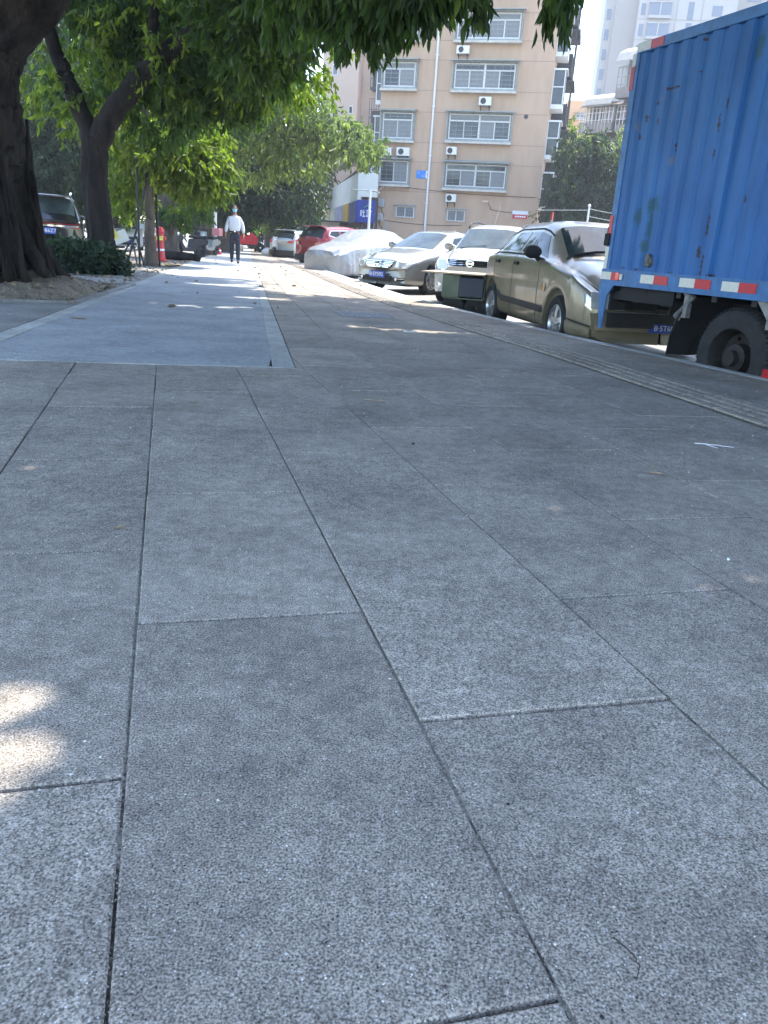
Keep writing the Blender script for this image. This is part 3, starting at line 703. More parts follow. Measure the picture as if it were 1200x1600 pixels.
# ---- car under a silver cover -------------------------------------------------------------
m_cov = pbr('silver plastic car cover', (.31, .315, .33), .3, .3, var=(2, .1), bump=(6, .8, .04), coat=.3)
pcv = dict(L=4.7, paint=m_cov, wheels=[-9], arch=.3, wr=.3, bulge=.3, bulge2=.2, rake=.1, re=.16,
    w=[(0, .74), (.1, .84), (.4, .93), (1, .95), (4.2, .93), (4.7, .8)], zb=[(0, .04), (1, .07), (2, .1), (3.5, .06), (4.7, .12)],
    zs=[(0, .68), (.5, .84), (1.3, .95), (2.4, 1.0), (4.2, 1.0), (4.7, .85)], zt=[(0, .78), (.3, .92), (1.2, 1.07), (2.0, 1.47), (2.6, 1.54), (3.1, 1.5), (4.1, 1.14), (4.7, .98)],
    wg=[(0, .62), (1.15, .78), (2.1, .64), (3.1, .62), (4.1, .72), (4.7, .66)])
cv = Car('covered_car', 'car wrapped in a wrinkled silver plastic cover between the red car and silver saloon', 'car', (-2.62, 25.6, -.19), 219, pcv)
m = MB(); fs = np.linspace(0, 4.7, 140); ts = np.concatenate([np.linspace(1, 7, 46)])
def covp(f, t, sd_):
    q = cv.S(f, t, sd_); side_amt = max(0, 1 - (t - 1) / 4.5)
    a = f * 1.0 + q[1] * .8
    fold = .028 * math.sin(a * 7 + 2.2 * math.sin(a * 2.3) + t * .9) * (side_amt * .9 + .12) + .014 * math.sin(a * 19 + t * 2.1) * side_amt + .018 * math.sin(f * 5 + t * 3 + q[1] * 4)
    ridge = .022 * abs(math.sin(f * 2.9 - t * 1.5 + 1.2 * math.sin(f * 1.1))) * (1 if t > 3 else .6)
    k = 1 + (fold + ridge) * .9
    hem = .025 * math.sin(a * 9) * max(0, 1 - (t - 1) / .6) * min(1, f)
    return np.array([q[0] * (1 + (fold) * .05), q[1] * k, q[2] * (1 + fold * .3) + hem])
A = np.array([[covp(f, t, 1) for t in ts] + [covp(f, t, -1) for t in ts[-2::-1]] for f in fs]); m.grid(A); n = A.shape[1]
for row, o in ((A[0], 0), (A[-1], (len(fs) - 1) * n)):
    c = row.mean(0); k = len(m.v); m.v.append(tuple(c)); m.f += [(o + i, o + i + 1, k) for i in range(n - 1)]; m.m += [0] * (n - 1); m.f.append((o + n - 1, o, k)); m.m.append(0)
m.build('cover', m_cov, cv.o, smooth=True)
for xc in (.95, 3.7):
    for s_ in (1, -1): u = MB(); u.lathe([(.18, s_ * .8), (.3, s_ * .8), (.31, s_ * .76), (.31, s_ * .65), (.2, s_ * .64)], (-xc, 0, .31), 'y', 24); u.build('wheel', M_BLK, cv.o)

# ---- red SUV and silver wagon seen from behind -----------------------------------------------
pr_ = dict(L=4.6, paint=P_RED, wheels=[.92, 3.62], arch=.39, wr=.345, bulge=.2, bulge2=.16, re=.12,
    w=[(0, .66), (.1, .8), (.4, .88), (1, .91), (4.1, .91), (4.45, .86), (4.6, .78)], zb=[(0, .28), (.3, .22), (4.2, .26), (4.6, .36)],
    zs=[(0, .7), (.2, .85), (.9, .98), (1.5, 1.06), (3, 1.1), (4.2, 1.16), (4.6, 1.08)], zt=[(0, .78), (.15, .95), (.7, 1.06), (1.25, 1.14), (2.1, 1.62), (2.8, 1.69), (4.1, 1.62), (4.3, 1.5), (4.52, 1.16), (4.6, 1.06)],
    wg=[(0, .5), (1.15, .74), (2.1, .64), (4.0, .62), (4.6, .7)])
def rear_car(name, label, pos, facing, p, txt=None, cover=0, sc_=1.):
    car = Car(name, label, 'car', pos, facing, p, sc_=sc_, rear=True); car.body(); car.wheels(5)
    L = p['L']
    car.panel('rear_window', [(L - .42, 5.1), (L - .42, 7), (L - .12, 7), (L - .12, 5.1)], M_GLASS, side=0)
    car.panel('front_side_window', [(1.62, 4.2), (2.45, 4.2), (2.45, 4.85), (2.1, 4.85)], M_GLASS, side=0)
    car.panel('rear_side_window', [(2.53, 4.2), (3.4, 4.2), (3.4, 4.85), (2.53, 4.85)], M_GLASS, side=0)
    car.panel('quarter_window', [(3.48, 4.24), (4.12, 4.45), (3.9, 4.82), (3.48, 4.85)], M_GLASS, side=0)
    car.strip('window_trim', [(1.55, 4.1), (3.6, 4.12), (4.16, 4.4), (3.92, 4.9), (2.1, 4.93)], .03, M_CHROME, off=.008)
    car.panel('taillight', [(L - .3, 3.9), (L - .02, 3.8), (L - .02, 4.35), (L - .3, 4.25)], M_TAIL, side=0, off=.01)
    for s_ in (1, -1): car.nose('taillight', [(s_ * .42, .9), (s_ * .76, .9), (s_ * .78, 1.05), (s_ * .5, 1.0)], M_TAIL, off=.012, rear=True)
    car.nose('rear_bumper', [(-.76, .3), (.76, .3), (.78, .55), (-.78, .55)], M_DARK, off=.05, rear=True, th=.09)
    if txt: plate(car, txt, 0, .78, rear=True, off=.03)
    m = MB(); m.box(-L + .25, -L + .55, -.55, .55, p['zt'][6][1] - .01, p['zt'][6][1] + .03, bev=.012); m.build('spoiler', p['paint'], car.o)
    car.mirror(1.62, 4.25, p['paint']); return car
rear_car('parked_red_car', 'dark red crossover with chrome window trim seen from behind beyond the covered car', (-3.75, 32.6, -.19), 222, pr_)
pw = dict(pr_); pw['paint'] = P_GREY; pw['zt'] = [(a, b * .93) for a, b in pr_['zt']]; pw['zs'] = [(a, b * .94) for a, b in pr_['zs']]
rear_car('parked_grey_car', 'silver grey estate car beside the red crossover, farther along the kerb', (-6.0, 40.8, -.19), 212, pw)

# ---- generic far cars (front seen) -------------------------------------------------------------
def far_car(label, pos, facing, pnt, van=False, name='parked_car', group=None):
    p = dict(ps if not van else dict(ps, zt=[(0, .8), (.12, .95), (.5, 1.1), (.7, 1.2), (1.3, 1.85), (1.7, 1.93), (4.0, 1.92), (4.42, 1.7)], zs=[(0, .75), (.3, .95), (.9, 1.08), (4.2, 1.1), (4.42, 1.0)]))
    p['paint'] = pnt; car = Car(name, label, 'van' if van else 'car', pos, facing, p, group); car.body(); car.wheels(5)
    f0, f1 = ((.72, 1.26) if van else (1.1, 1.86))
    car.panel('windscreen', [(f0, 5.34), (f0, 7), (f1, 7), (f1, 5.3)], M_WSCR, side=0)
    car.panel('side_window', [(f0 + .4, 4.2), (3.9, 4.2), (3.9, 4.85), (f1 + .1, 4.85)], M_GLASS, side=0)
    car.nose('grille', [(-.42, .58), (.42, .58), (.47, .7), (-.47, .7)], M_BLK, off=.015)
    for s_ in (1, -1): car.nose('headlight', [(s_ * .5, .62), (s_ * .68, .62), (s_ * .7, .76), (s_ * .52, .76)], M_LAMP, off=.014)
    car.nose('lower_intake', [(-.5, .3), (.5, .3), (.44, .42), (-.44, .42)], M_BLK, off=.012)
    car.nose('number_plate', [(-.22, .44), (.22, .44), (.22, .56), (-.22, .56)], M_PLATE, off=.03)
    car.mirror(f0 + .45, 4.25, pnt); return car

# ---- black SUV on the left, seen from behind -----------------------------------------------------
pb = dict(L=4.9, paint=P_BLACK, wheels=[.95, 3.9], arch=.42, wr=.38, bulge=.2, bulge2=.1, re=.1,
    w=[(0, .7), (.1, .86), (.4, .94), (1, .97), (4.5, .97), (4.8, .94), (4.9, .9)], zb=[(0, .34), (.3, .28), (4.6, .3), (4.9, .4)],
    zs=[(0, .8), (.2, .95), (.9, 1.08), (1.5, 1.14), (4.6, 1.16), (4.9, 1.1)], zt=[(0, .9), (.15, 1.05), (.8, 1.14), (1.3, 1.22), (2.1, 1.76), (2.7, 1.83), (4.5, 1.8), (4.68, 1.7), (4.86, 1.2), (4.9, 1.12)],
    wg=[(0, .55), (1.15, .8), (2.1, .74), (4.6, .74), (4.9, .8)])
car = Car('parked_suv', 'glossy black SUV seen from behind between the two big trunks', 'car', (-9.52, 22.01, -.17), 157.7, pb, rear=True); L = 4.9
car.body(); car.wheels(5)
car.panel('rear_window', [(L - .28, 5.15), (L - .28, 7), (L - .08, 7), (L - .08, 5.15)], M_WSCR, side=0)
car.panel('front_side_window', [(1.62, 4.2), (2.6, 4.2), (2.6, 4.85), (2.1, 4.85)], M_GLASS, side=0)
car.panel('rear_side_window', [(2.7, 4.2), (3.7, 4.2), (3.7, 4.85), (2.7, 4.85)], M_GLASS, side=0)
car.nose('light_bar', [(-.84, 1.035), (.84, 1.035), (.84, 1.05), (-.84, 1.05)], M_TAIL, off=.02, rear=True)
car.nose('chrome_bar', [(-.82, .97), (.82, .97), (.82, 1.015), (-.82, 1.015)], M_CHROME, off=.02, rear=True)
for s_ in (1, -1): car.nose('taillight', [(s_ * .62, .945), (s_ * .86, .945), (s_ * .88, .965), (s_ * .62, .965)], M_TAIL, off=.035, rear=True)
car.nose('bumper_trim', [(-.84, .47), (.84, .47), (.86, .52), (-.86, .52)], M_CHROME, off=.035, rear=True)
car.nose('rear_bumper', [(-.86, .4), (.86, .4), (.88, .66), (-.88, .66)], P_BLACK, off=.03, rear=True, th=.06)
for s_ in (1, -1): car.nose('reflector', [(s_ * .6, .54), (s_ * .8, .54), (s_ * .8, .58), (s_ * .6, .58)], M_TAIL, off=.045, rear=True)
plate(car, 'B·D86Z7', -.0, .86, rear=True, off=.03, w_=.48, h_=.16)
m = MB(); m.box(-L - .02, -L + .3, -.7, .7, 1.72, 1.76, bev=.015); m.build('spoiler', P_BLACK, car.o)
for s_ in (1, -1): m = MB(); m.tube([(-1.95, s_ * .66, 1.78), (-2.3, s_ * .66, 1.87), (-4.2, s_ * .66, 1.87), (-4.5, s_ * .66, 1.79)], .02, 8); m.build('roof_rail', M_CHROME, car.o, smooth=True)
for i, ch in enumerate('LSAND'):
    pass
car.mirror(1.62, 4.25, P_BLACK)
far_car('white hatchback on the left road, nearer of the two white cars', (-14.2, 42.5, -.17), 160, P_WHITE2)
far_car('pale silver car parked just right of the white hatchback on the left road', (-14.9, 47.5, -.17), 165, P_SILV)
far_car('white van facing camera at the far end of the parked row', (AT(446, 390, 52)[0], 52, -.19), 196, P_WHITE2, van=True, name='parked_van')
far_car('dark grey van partly hidden left of the white van', (AT(424, 390, 61)[0], 61, -.19), 190, P_GREY, van=True, name='parked_van')

# ================================================================== blue box truck
def blue_mat():
    m = bpy.data.materials.new('worn blue truck paint'); m.use_nodes = True; t = m.node_tree; b = t.nodes['Principled BSDF']; L = t.links.new
    co = N(t, 'ShaderNodeTexCoord').outputs['Object']
    n = N(t, 'ShaderNodeTexNoise', i_Scale=4.5, i_Detail=8.); mp = N(t, 'ShaderNodeMapping'); mp.inputs['Scale'].default_value = (1, 1, .22); L(co, mp.inputs[0]); L(mp.outputs[0], n.inputs['Vector'])
    r = N(t, 'ShaderNodeValToRGB'); e = r.color_ramp.elements; e[0].position = .3; e[1].position = .7; e[0].color = (.016, .095, .29, 1); e[1].color = (.036, .165, .42, 1); L(n.outputs[0], r.inputs[0]); out = r.outputs[0]
    wob = N(t, 'ShaderNodeTexNoise', i_Scale=28., i_Detail=6.); L(co, wob.inputs['Vector'])
    # graffiti / touch-up blots and rust scars with shapes of their own: (s, z, rs, rz, colour, softness)
    teal = (.012, .09, .15); rust = (.035, .02, .016); pale = (.14, .16, .17)
    spots = [(.88, 1.22, .055, .075, teal), (.68, 1.32, .08, .07, teal), (.7, 1.12, .028, .13, teal), (.72, .96, .06, .05, teal), (-.29, 2.45, .05, .1, teal), (-.5, 2.5, .07, .09, teal),
             (1.11, 2.03, .03, .05, pale), (1.07, 1.95, .02, .03, rust), (.96, 2.08, .035, .04, rust), (.86, 2.2, .05, .02, rust), (.8, 2.22, .06, .025, pale), (.7, 2.3, .07, .015, rust), (.8, 2.05, .012, .06, rust),
             (.52, 1.82, .012, .09, rust), (.53, 1.7, .035, .06, pale), (.0, 1.95, .013, .1, rust), (-.03, 2.1, .01, .05, rust), (.0, 1.7, .01, .07, rust), (-.06, 1.12, .016, .12, rust), (-.07, .8, .02, .12, rust), (-.02, .92, .012, .06, rust),
             (-.43, 1.35, .014, .035, rust), (1.27, 1.65, .012, .14, rust), (.8, .74, .05, .014, rust), (1.0, .75, .04, .014, rust), (.3, .73, .05, .012, rust), (.36, 2.62, .03, .02, rust), (-.2, .74, .06, .02, rust), (.6, 2.3, .04, .012, rust), (.35, 2.38, .03, .015, rust)]
    for (sx, sz, rx, rz_, cc) in spots:
        sub = N(t, 'ShaderNodeVectorMath', operation='SUBTRACT'); L(co, sub.inputs[0]); sub.inputs[1].default_value = (sx, 0, sz)
        mul = N(t, 'ShaderNodeVectorMath', operation='MULTIPLY'); L(sub.outputs[0], mul.inputs[0]); mul.inputs[1].default_value = (1 / rx, 0, 1 / rz_)
        ln = N(t, 'ShaderNodeVectorMath', operation='LENGTH'); L(mul.outputs[0], ln.inputs[0])
        ad = N(t, 'ShaderNodeMath', operation='MULTIPLY_ADD'); L(wob.outputs[0], ad.inputs[0]); ad.inputs[1].default_value = 4.2 if cc != teal else 1.6; L(ln.outputs['Value'], ad.inputs[2])
        mr = N(t, 'ShaderNodeMapRange'); mr.inputs[1].default_value = 2.5 if cc != teal else 1.5; mr.inputs[2].default_value = 2.95 if cc != teal else 2.15; mr.inputs[3].default_value = .95 if cc != pale else .5; mr.inputs[4].default_value = 0; L(ad.outputs[0], mr.inputs[0])
        mx = N(t, 'ShaderNodeMix', data_type='RGBA'); L(mr.outputs[0], mx.inputs[0]); L(out, mx.inputs[6]); mx.inputs[7].default_value = (*cc, 1); out = mx.outputs[2]
    # fine grime streaks
    n2 = N(t, 'ShaderNodeTexNoise', i_Scale=60., i_Detail=3.); mp2 = N(t, 'ShaderNodeMapping'); mp2.inputs['Scale'].default_value = (1, 1, .12); L(co, mp2.inputs[0]); L(mp2.outputs[0], n2.inputs['Vector'])
    mr = N(t, 'ShaderNodeMapRange', i_1=.55, i_2=.75, i_3=0., i_4=.42); L(n2.outputs[0], mr.inputs[0])
    mx = N(t, 'ShaderNodeMix', data_type='RGBA'); L(mr.outputs[0], mx.inputs[0]); L(out, mx.inputs[6]); mx.inputs[7].default_value = (.05, .07, .09, 1); out = mx.outputs[2]
    L(out, b.inputs['Base Color']); b.inputs['Roughness'].default_value = .5; b.inputs['Specular IOR Level'].default_value = .35
    bp = N(t, 'ShaderNodeBump', i_Strength=.25, i_Distance=.01); L(n.outputs[0], bp.inputs['Height']); L(bp.outputs[0], b.inputs['Normal']); return m
M_BLUE = blue_mat()
M_RAIL = pbr('blue chassis paint', (.03, .14, .34), .42, 0, var=(9, .3), bump=(30, .2, .003))
M_RW = pbr('white reflective tape', (.62, .62, .56), .35, var=(40, .1)); M_RR = pbr('red reflective tape', (.5, .02, .035), .35, var=(40, .15))
M_TYRE = pbr('dusty truck tyre', (.022, .022, .024), .85, var=(14, .4), bump=(40, .4, .006)); M_HUB = pbr('rusty wheel hub', (.022, .02, .019), .7, .2, var=(14, .5))
M_GALV = pbr('grey steel bracket', (.22, .22, .22), .5, .5, var=(10, .3))
p0 = (2.5765, 7.218); azt = math.radians(-21.44)
# local +X runs to the rear of the truck, +Y to the kerb side; z=0 is pavement level
tr = empty('box_truck', (p0[0], p0[1], -.27), math.radians(90 + 21.44), 'blue corrugated steel box truck parked at the kerb on the right', 'truck')
off = empty('x'); bpy.data.objects.remove(off)
Z = .27
def corr(y0, sgn, s0, s1, z0, z1):
    pts = []; s_ = s0; pitch = .187
    while s_ < s1 - .02:
        for u, d in ((0, 0), (.28, 0), (.42, -.028), (.72, -.028), (.86, 0)):
            if s_ + u * pitch < s1: pts.append((s_ + u * pitch, y0 + sgn * d))
        s_ += pitch
    pts.append((s1, y0)); A = []
    for (a, b) in pts: A.append([(a, b, z0), (a, b, (z0 + z1) / 2), (a, b, z1)])
    return A
m = MB(); m.grid(corr(0, 1, -.165, 1.2, .72 + Z, 2.67 + Z)); m.grid(corr(0, 1, -3.15, -.2, .72 + Z, 2.67 + Z)); m.grid(corr(-2.15, -1, -3.15, 1.2, .72 + Z, 2.67 + Z))
m.box(-3.2, 1.24, -2.12, -.03, 2.68 + Z, 2.72 + Z); m.box(-3.2, -3.15, -2.12, -.03, .7 + Z, 2.7 + Z); m.box(-.2, -.165, -.02, .004, .72 + Z, 2.66 + Z)
sp = m.build('cargo_box', M_BLUE, tr)
# object coords for rust are in world-pavement z, shift: geometry uses z+Z
for nd in M_BLUE.node_tree.nodes:
    if nd.bl_idname == 'ShaderNodeVectorMath' and nd.operation == 'SUBTRACT': v = nd.inputs[1].default_value; nd.inputs[1].default_value = (v[0], v[1], v[2] + Z)
m = MB(); m.box(-3.2, 1.25, -.035, .012, 2.66 + Z, 2.75 + Z, bev=.006); m.box(-3.2, 1.25, -2.19, -2.13, 2.66 + Z, 2.75 + Z, bev=.006); m.box(1.2, 1.25, -2.13, -.035, 2.66 + Z, 2.75 + Z); m.build('top_rail', M_RAIL, tr)
for q in ((-.04, .01), (-2.19, -2.13)): m = MB(); m.box(1.2, 1.29, *q, .72 + Z, 2.66 + Z, bev=.006); m.build('rear_post', M_RAIL, tr)
for q in ((-1.06, -.05), (-2.12, -1.08)): m = MB(); m.box(1.25, 1.28, *q, .76 + Z, 2.64 + Z, bev=.004); m.build('rear_door', M_BLUE, tr)
# lower rail with the rear skirt
sk = [(-3.2, .57 + Z), (1.08, .575 + Z), (1.17, .47 + Z), (1.19, .14 + Z), (1.24, .14 + Z), (1.32, .55 + Z), (1.31, .715 + Z), (-3.2, .715 + Z)]
m = MB(); m.prism(sk, .0, .014, 'y'); m.prism([(-3.2, .68 + Z), (1.3, .68 + Z), (1.3, .71 + Z), (-3.2, .71 + Z)], -.06, -.001, 'y'); m.prism(sk, -2.19, -2.175, 'y'); m.box(-3.2, 1.3, -.012, .02, .708 + Z, .728 + Z)
m.build('bottom_rail', M_RAIL, tr)
def tape(a, b, z0, z1, y=.016, red=False): 
    mm = MB(); mm.box(b, a, y, y + .003, z0 + Z, z1 + Z); return mm.build('reflective_tape', M_RR if red else M_RW, tr)
for (a, b) in ((.67, .28), (.12, -.27), (-.4, -.78), (-.95, -1.33), (-1.6, -1.98)):
    c = (a + b) / 2; tape(a, c + .001, .622, .7); tape(c - .001, b, .622, .7, red=True)
tape(1.31, 1.14, .625, .7); tape(1.138, 1.06, .625, .7, red=True)
mm = MB(); mm.box(1.055, .99, .016, .035, .625 + Z, .7 + Z, bev=.008); mm.build('side_marker_lamp', pbr('bright red lens', (.8, .05, .04), .15, coat=1.), tr)
mm = MB(); mm.box(.985, .95, .015, .03, .63 + Z, .69 + Z, bev=.006); mm.build('white_bracket', M_RW, tr)
def tape2(s0, s1, z0, z1, red): mm = MB(); mm.box(s0, s1, .0125, .016, z0 + Z, z1 + Z); mm.box(1.291, 1.294, -.038, .012, z0 + Z, z1 + Z) if z1 - z0 > .1 else None; mm.build('reflective_tape', M_RR if red else M_RW, tr)
tape2(1.05, 1.25, 2.672, 2.745, False); tape2(.87, 1.048, 2.672, 2.745, True)
mm = MB(); mm.box(1.245, 1.297, .0105, .0145, 2.56 + Z, 2.67 + Z); mm.build('reflective_tape', M_RW, tr)
mm = MB(); mm.box(1.245, 1.297, .0105, .0145, 2.36 + Z, 2.558 + Z); mm.build('reflective_tape', M_RR, tr)
mm = MB(); mm.box(1.245, 1.297, .0105, .0145, 1.04 + Z, 1.24 + Z); mm.build('reflective_tape', M_RR, tr)
mm = MB(); mm.box(1.245, 1.297, .0105, .0145, .73 + Z, .94 + Z); mm.build('reflective_tape', M_RW, tr)
mm = MB(); mm.box(1.25, 1.33, -.06, .03, .95 + Z, 1.07 + Z, bev=.012); mm.tube([(1.31, 0, .98 + Z), (1.31, 0, 1.13 + Z)], .012, 8); mm.build('door_hinge', M_BLK, tr)
mm = MB(); mm.lathe([(.001, .03), (.03, .028), (.05, .02), (.052, .0)], (.6, 0, .82 + Z), 'y', 20); mm.box(.57, .63, .01, .04, .77 + Z, .89 + Z, bev=.014); mm.build('latch_fitting', pbr('worn fitting', (.12, .12, .11), .6, .3, var=(60, .6)), tr)
# ladder frame, floor bearers, rear apron plates
m = MB(); m.box(-4.2, 1.15, -.75, -.67, .38 + Z, .6 + Z); m.box(-4.2, 1.15, -1.5, -1.42, .38 + Z, .6 + Z); m.box(-3.1, 1.2, -2.1, -.08, .585 + Z, .66 + Z)
for s_ in np.arange(-3, 1.2, .45): m.box(s_, s_ + .06, -2.1, -.05, .52 + Z, .584 + Z)
m.build('chassis_frame', M_DARK, tr)
m = MB(); m.box(1.15, 1.18, -.62, -.03, .15 + Z, .305 + Z, bev=.004); m.box(1.15, 1.18, -.3, -.03, .33 + Z, .58 + Z, bev=.004); m.box(1.15, 1.18, -1.1, -.3, .44 + Z, .58 + Z); m.box(1.15, 1.18, -.8, -.64, .2 + Z, .3 + Z)
m.box(1.15, 1.18, -.62, -.3, .33 + Z, .415 + Z); m.box(1.15, 1.17, -1.7, -.8, .19 + Z, .44 + Z)
m.box(.24, 1.15, -.07, -.05, .44 + Z, .58 + Z)
m.build('rear_apron', M_BLK, tr)
m = MB(); m.tube([(.06, -.02, .57 + Z), (-.06, -.02, .55 + Z), (.17, -.04, .36 + Z)], [.02, .02, .02], 6); m.box(.0, .05, -.06, -.01, .36 + Z, .57 + Z); m.tube([(-.02, -.04, .56 + Z), (.15, -.06, .34 + Z)], [.03, .03], 4); m.build('mudguard_bracket', M_GALV, tr)
fl = MB(); A = []
for u in np.linspace(0, 1, 14):
    yv = -.03 - .5 * u; A.append([(.2 + .01 * math.sin(u * 9), yv, .01 + Z), (.19 + .012 * math.sin(u * 7), yv, .18 + Z), (.14, yv, .34 + Z), (.05, yv, .46 + Z), (-.06, yv, .54 + Z)])
fl.grid(A); A2 = np.array(A); fl.grid(A2 + np.array([-.012, 0, 0])); fl.grid([[r[0], r[0] + np.array([-.012, 0, 0])] for r in A2]); fl.grid([A2[0], A2[0] + np.array([-.012, 0, 0])]); fl.build('mudflap', M_BLK, tr)
def truck_wheel(s_, yo, R=.415):
    zc = .085 + Z; t = MB()
    sg = 1 if yo > -1 else -1
    t.lathe([(R * .56, 0), (R * .6, .02 * 1), (R * .74, .035), (R * .9, .02), (R * .965, -.0), (R * .99, -.03), (R, -.06), (R, -.2), (R * .96, -.24), (R * .58, -.24)] if False else [(R * .56, yo - sg * .03), (R * .6, yo), (R * .76, yo + sg * .012), (R * .9, yo), (R * .975, yo - sg * .03), (R, yo - sg * .05), (R, yo - sg * .19), (R * .95, yo - sg * .23), (R * .56, yo - sg * .23)], (s_, 0, zc), 'y', 56)
    for k in range(56):
        a = 2 * math.pi * k / 56; c, sn = math.cos(a), math.sin(a)
        for e in (0, 1):
            y0 = yo - sg * (.035 + e * .11); rr_ = R + .002
            t.tube([(s_ + rr_ * math.cos(a + .03 * e), y0, zc + rr_ * math.sin(a + .03 * e)), (s_ + rr_ * math.cos(a + .05), y0 - sg * .08, zc + rr_ * math.sin(a + .05))], .009, 4)
        q = R * .945; t.tube([(s_ + q * c, yo - sg * .012, zc + q * sn), (s_ + (R + .002) * c, yo - sg * .04, zc + (R + .002) * sn)], .008, 4)
    wl = t.build('wheel', M_TYRE, tr, smooth='auto')
    r = MB(); r.lathe([(R * .6, yo - sg * .005), (R * .585, yo + sg * .002), (R * .56, yo - sg * .02), (R * .53, yo - sg * .1), (R * .5, yo - sg * .13), (R * .3, yo - sg * .14), (R * .28, yo - sg * .06), (R * .16, yo - sg * .05), (R * .15, yo - sg * .0), (.001, yo + sg * .004)], (s_, 0, zc), 'y', 40)
    for k in range(6):
        a = 2 * math.pi * k / 6 + .2; r.lathe([(.018, yo - sg * .14), (.018, yo - sg * .1), (.001, yo - sg * .098)], (s_ + R * .4 * math.cos(a), 0, zc + R * .4 * math.sin(a)), 'y', 6)
    r.build('rim', M_HUB, wl, smooth='auto')
for yo in (-.06, -2.08): truck_wheel(-.55, yo); 
for yo in (-.12, -2.02): truck_wheel(-3.75, yo)
m = MB(); m.tube([(-.58, -.3, .085 + Z), (-.58, -1.85, .085 + Z)], .06, 12); m.lathe([(.001, -1.22), (.13, -1.2), (.16, -1.08), (.13, -.96), (.001, -.94)], (-.58, 0, .085 + Z), 'y', 16)
for y_ in (-.55, -1.6): 
    for j in range(4): m.box(-1.1 + j * .06, -.06 - j * .06, y_ - .03, y_ + .03, .2 + Z - j * .014, .212 + Z - j * .014)
m.build('rear_axle', M_DARK, tr)
m = MB(); m.box(-.95, -.91, -.1, -.02, .36 + Z, .57 + Z); m.prism([(-.78, .57 + Z), (-.98, .57 + Z), (-1.06, .34 + Z), (-1.0, .34 + Z)], -.08, -.02, 'y'); m.build('mudguard_bracket', M_GALV, tr)
mm = MB(); mm.box(-1.14, -1.02, .0, .03, -.03 + Z, .07 + Z, bev=.01); mm.tube([(-1.05, -.01, .07 + Z), (-1.05, -.03, .45 + Z)], .012, 6); mm.build('side_reflector', M_TAIL, tr)
# tank + cab (beyond the right edge of the photograph)
m = MB(); m.lathe([(.001, -2.9), (.2, -2.88), (.22, -2.8), (.22, -1.9), (.2, -1.82), (.001, -1.8)], (0, -.35, .3 + Z), 'x', 20); m.build('fuel_tank', M_DARK, tr, smooth='auto')
cabp = [(-3.3, .35 + Z), (-3.3, 1.95 + Z), (-3.5, 2.0 + Z), (-4.5, 1.97 + Z), (-4.75, 1.85 + Z), (-5.0, 1.1 + Z), (-5.08, .5 + Z), (-5.05, .2 + Z), (-4.15, .2 + Z), (-4.1, .45 + Z), (-3.75, .6 + Z), (-3.42, .45 + Z)]
m = MB(); m.prism(cabp, -2.05, -.08, 'y'); m.build('cab', M_RAIL, tr)
m = MB(); m.prism([(-3.6, 1.15 + Z), (-3.6, 1.78 + Z), (-4.45, 1.78 + Z), (-4.72, 1.15 + Z)], -.085, -.074, 'y'); m.prism([(-3.6, 1.15 + Z), (-3.6, 1.78 + Z), (-4.45, 1.78 + Z), (-4.72, 1.15 + Z)], -2.056, -2.045, 'y')
m.add([(-4.98, -1.9, 1.2 + Z), (-4.98, -.2, 1.2 + Z), (-4.79, -.25, 1.8 + Z), (-4.79, -1.85, 1.8 + Z)], [(0, 1, 2, 3)]); m.build('cab_window', M_GLASS, tr)

# ================================================================== green flatbed hand cart in front of the white family car
def cargo_cart():
    c = AT(716, 440, 13.4); z0 = ZR(13.4)
    r = empty('cargo_cart', (c[0], 13.4, z0), math.radians(-14), 'low dark green cargo cart with a plywood board on top, behind the olive hatchback', 'cart')
    wood = pbr('weathered plywood', (.42, .33, .24), .7, var=(9, .3)); grn = pbr('faded green cart panel', (.09, .12, .085), .6, var=(3, .5), bump=(12, .3, .01)); nav = pbr('navy cart panel', (.012, .022, .045), .5)
    m = MB(); m.box(-.5, .52, -.6, .6, .70, .722, bev=.004); m.build('board', wood, r)
    m = MB(); m.box(-.17, .12, -.5, -.46, .34, .69, bev=.01); m.box(-.17, -.13, -.46, .46, .34, .69, bev=.01); m.box(-.17, .52, .46, .5, .34, .69, bev=.01); m.box(.48, .52, -.46, .46, .34, .69); m.box(-.15, .5, -.46, .46, .32, .34); m.build('side_panel', grn, r)
    m = MB(); m.box(.1, .5, -.52, -.465, .36, .66, bev=.012); m.build('front_panel', nav, r)
    for x in (.02, .38):
        for y in (-.42, .38):
            m = MB(); m.lathe([(.03, 0), (.17, 0), (.19, .02), (.19, .06), (.17, .08), (.03, .08)], (x, y, .19), 'y', 24); m.build('wheel', M_BLK, r, smooth='auto')
    m = MB(); m.box(-.1, .46, -.05, .05, .18, .32); m.tube([(.02, -.4, .19), (.02, .4, .19)], .015, 6); m.tube([(.38, -.4, .19), (.38, .4, .19)], .015, 6); m.build('axle', M_DARK, r)
cargo_cart()
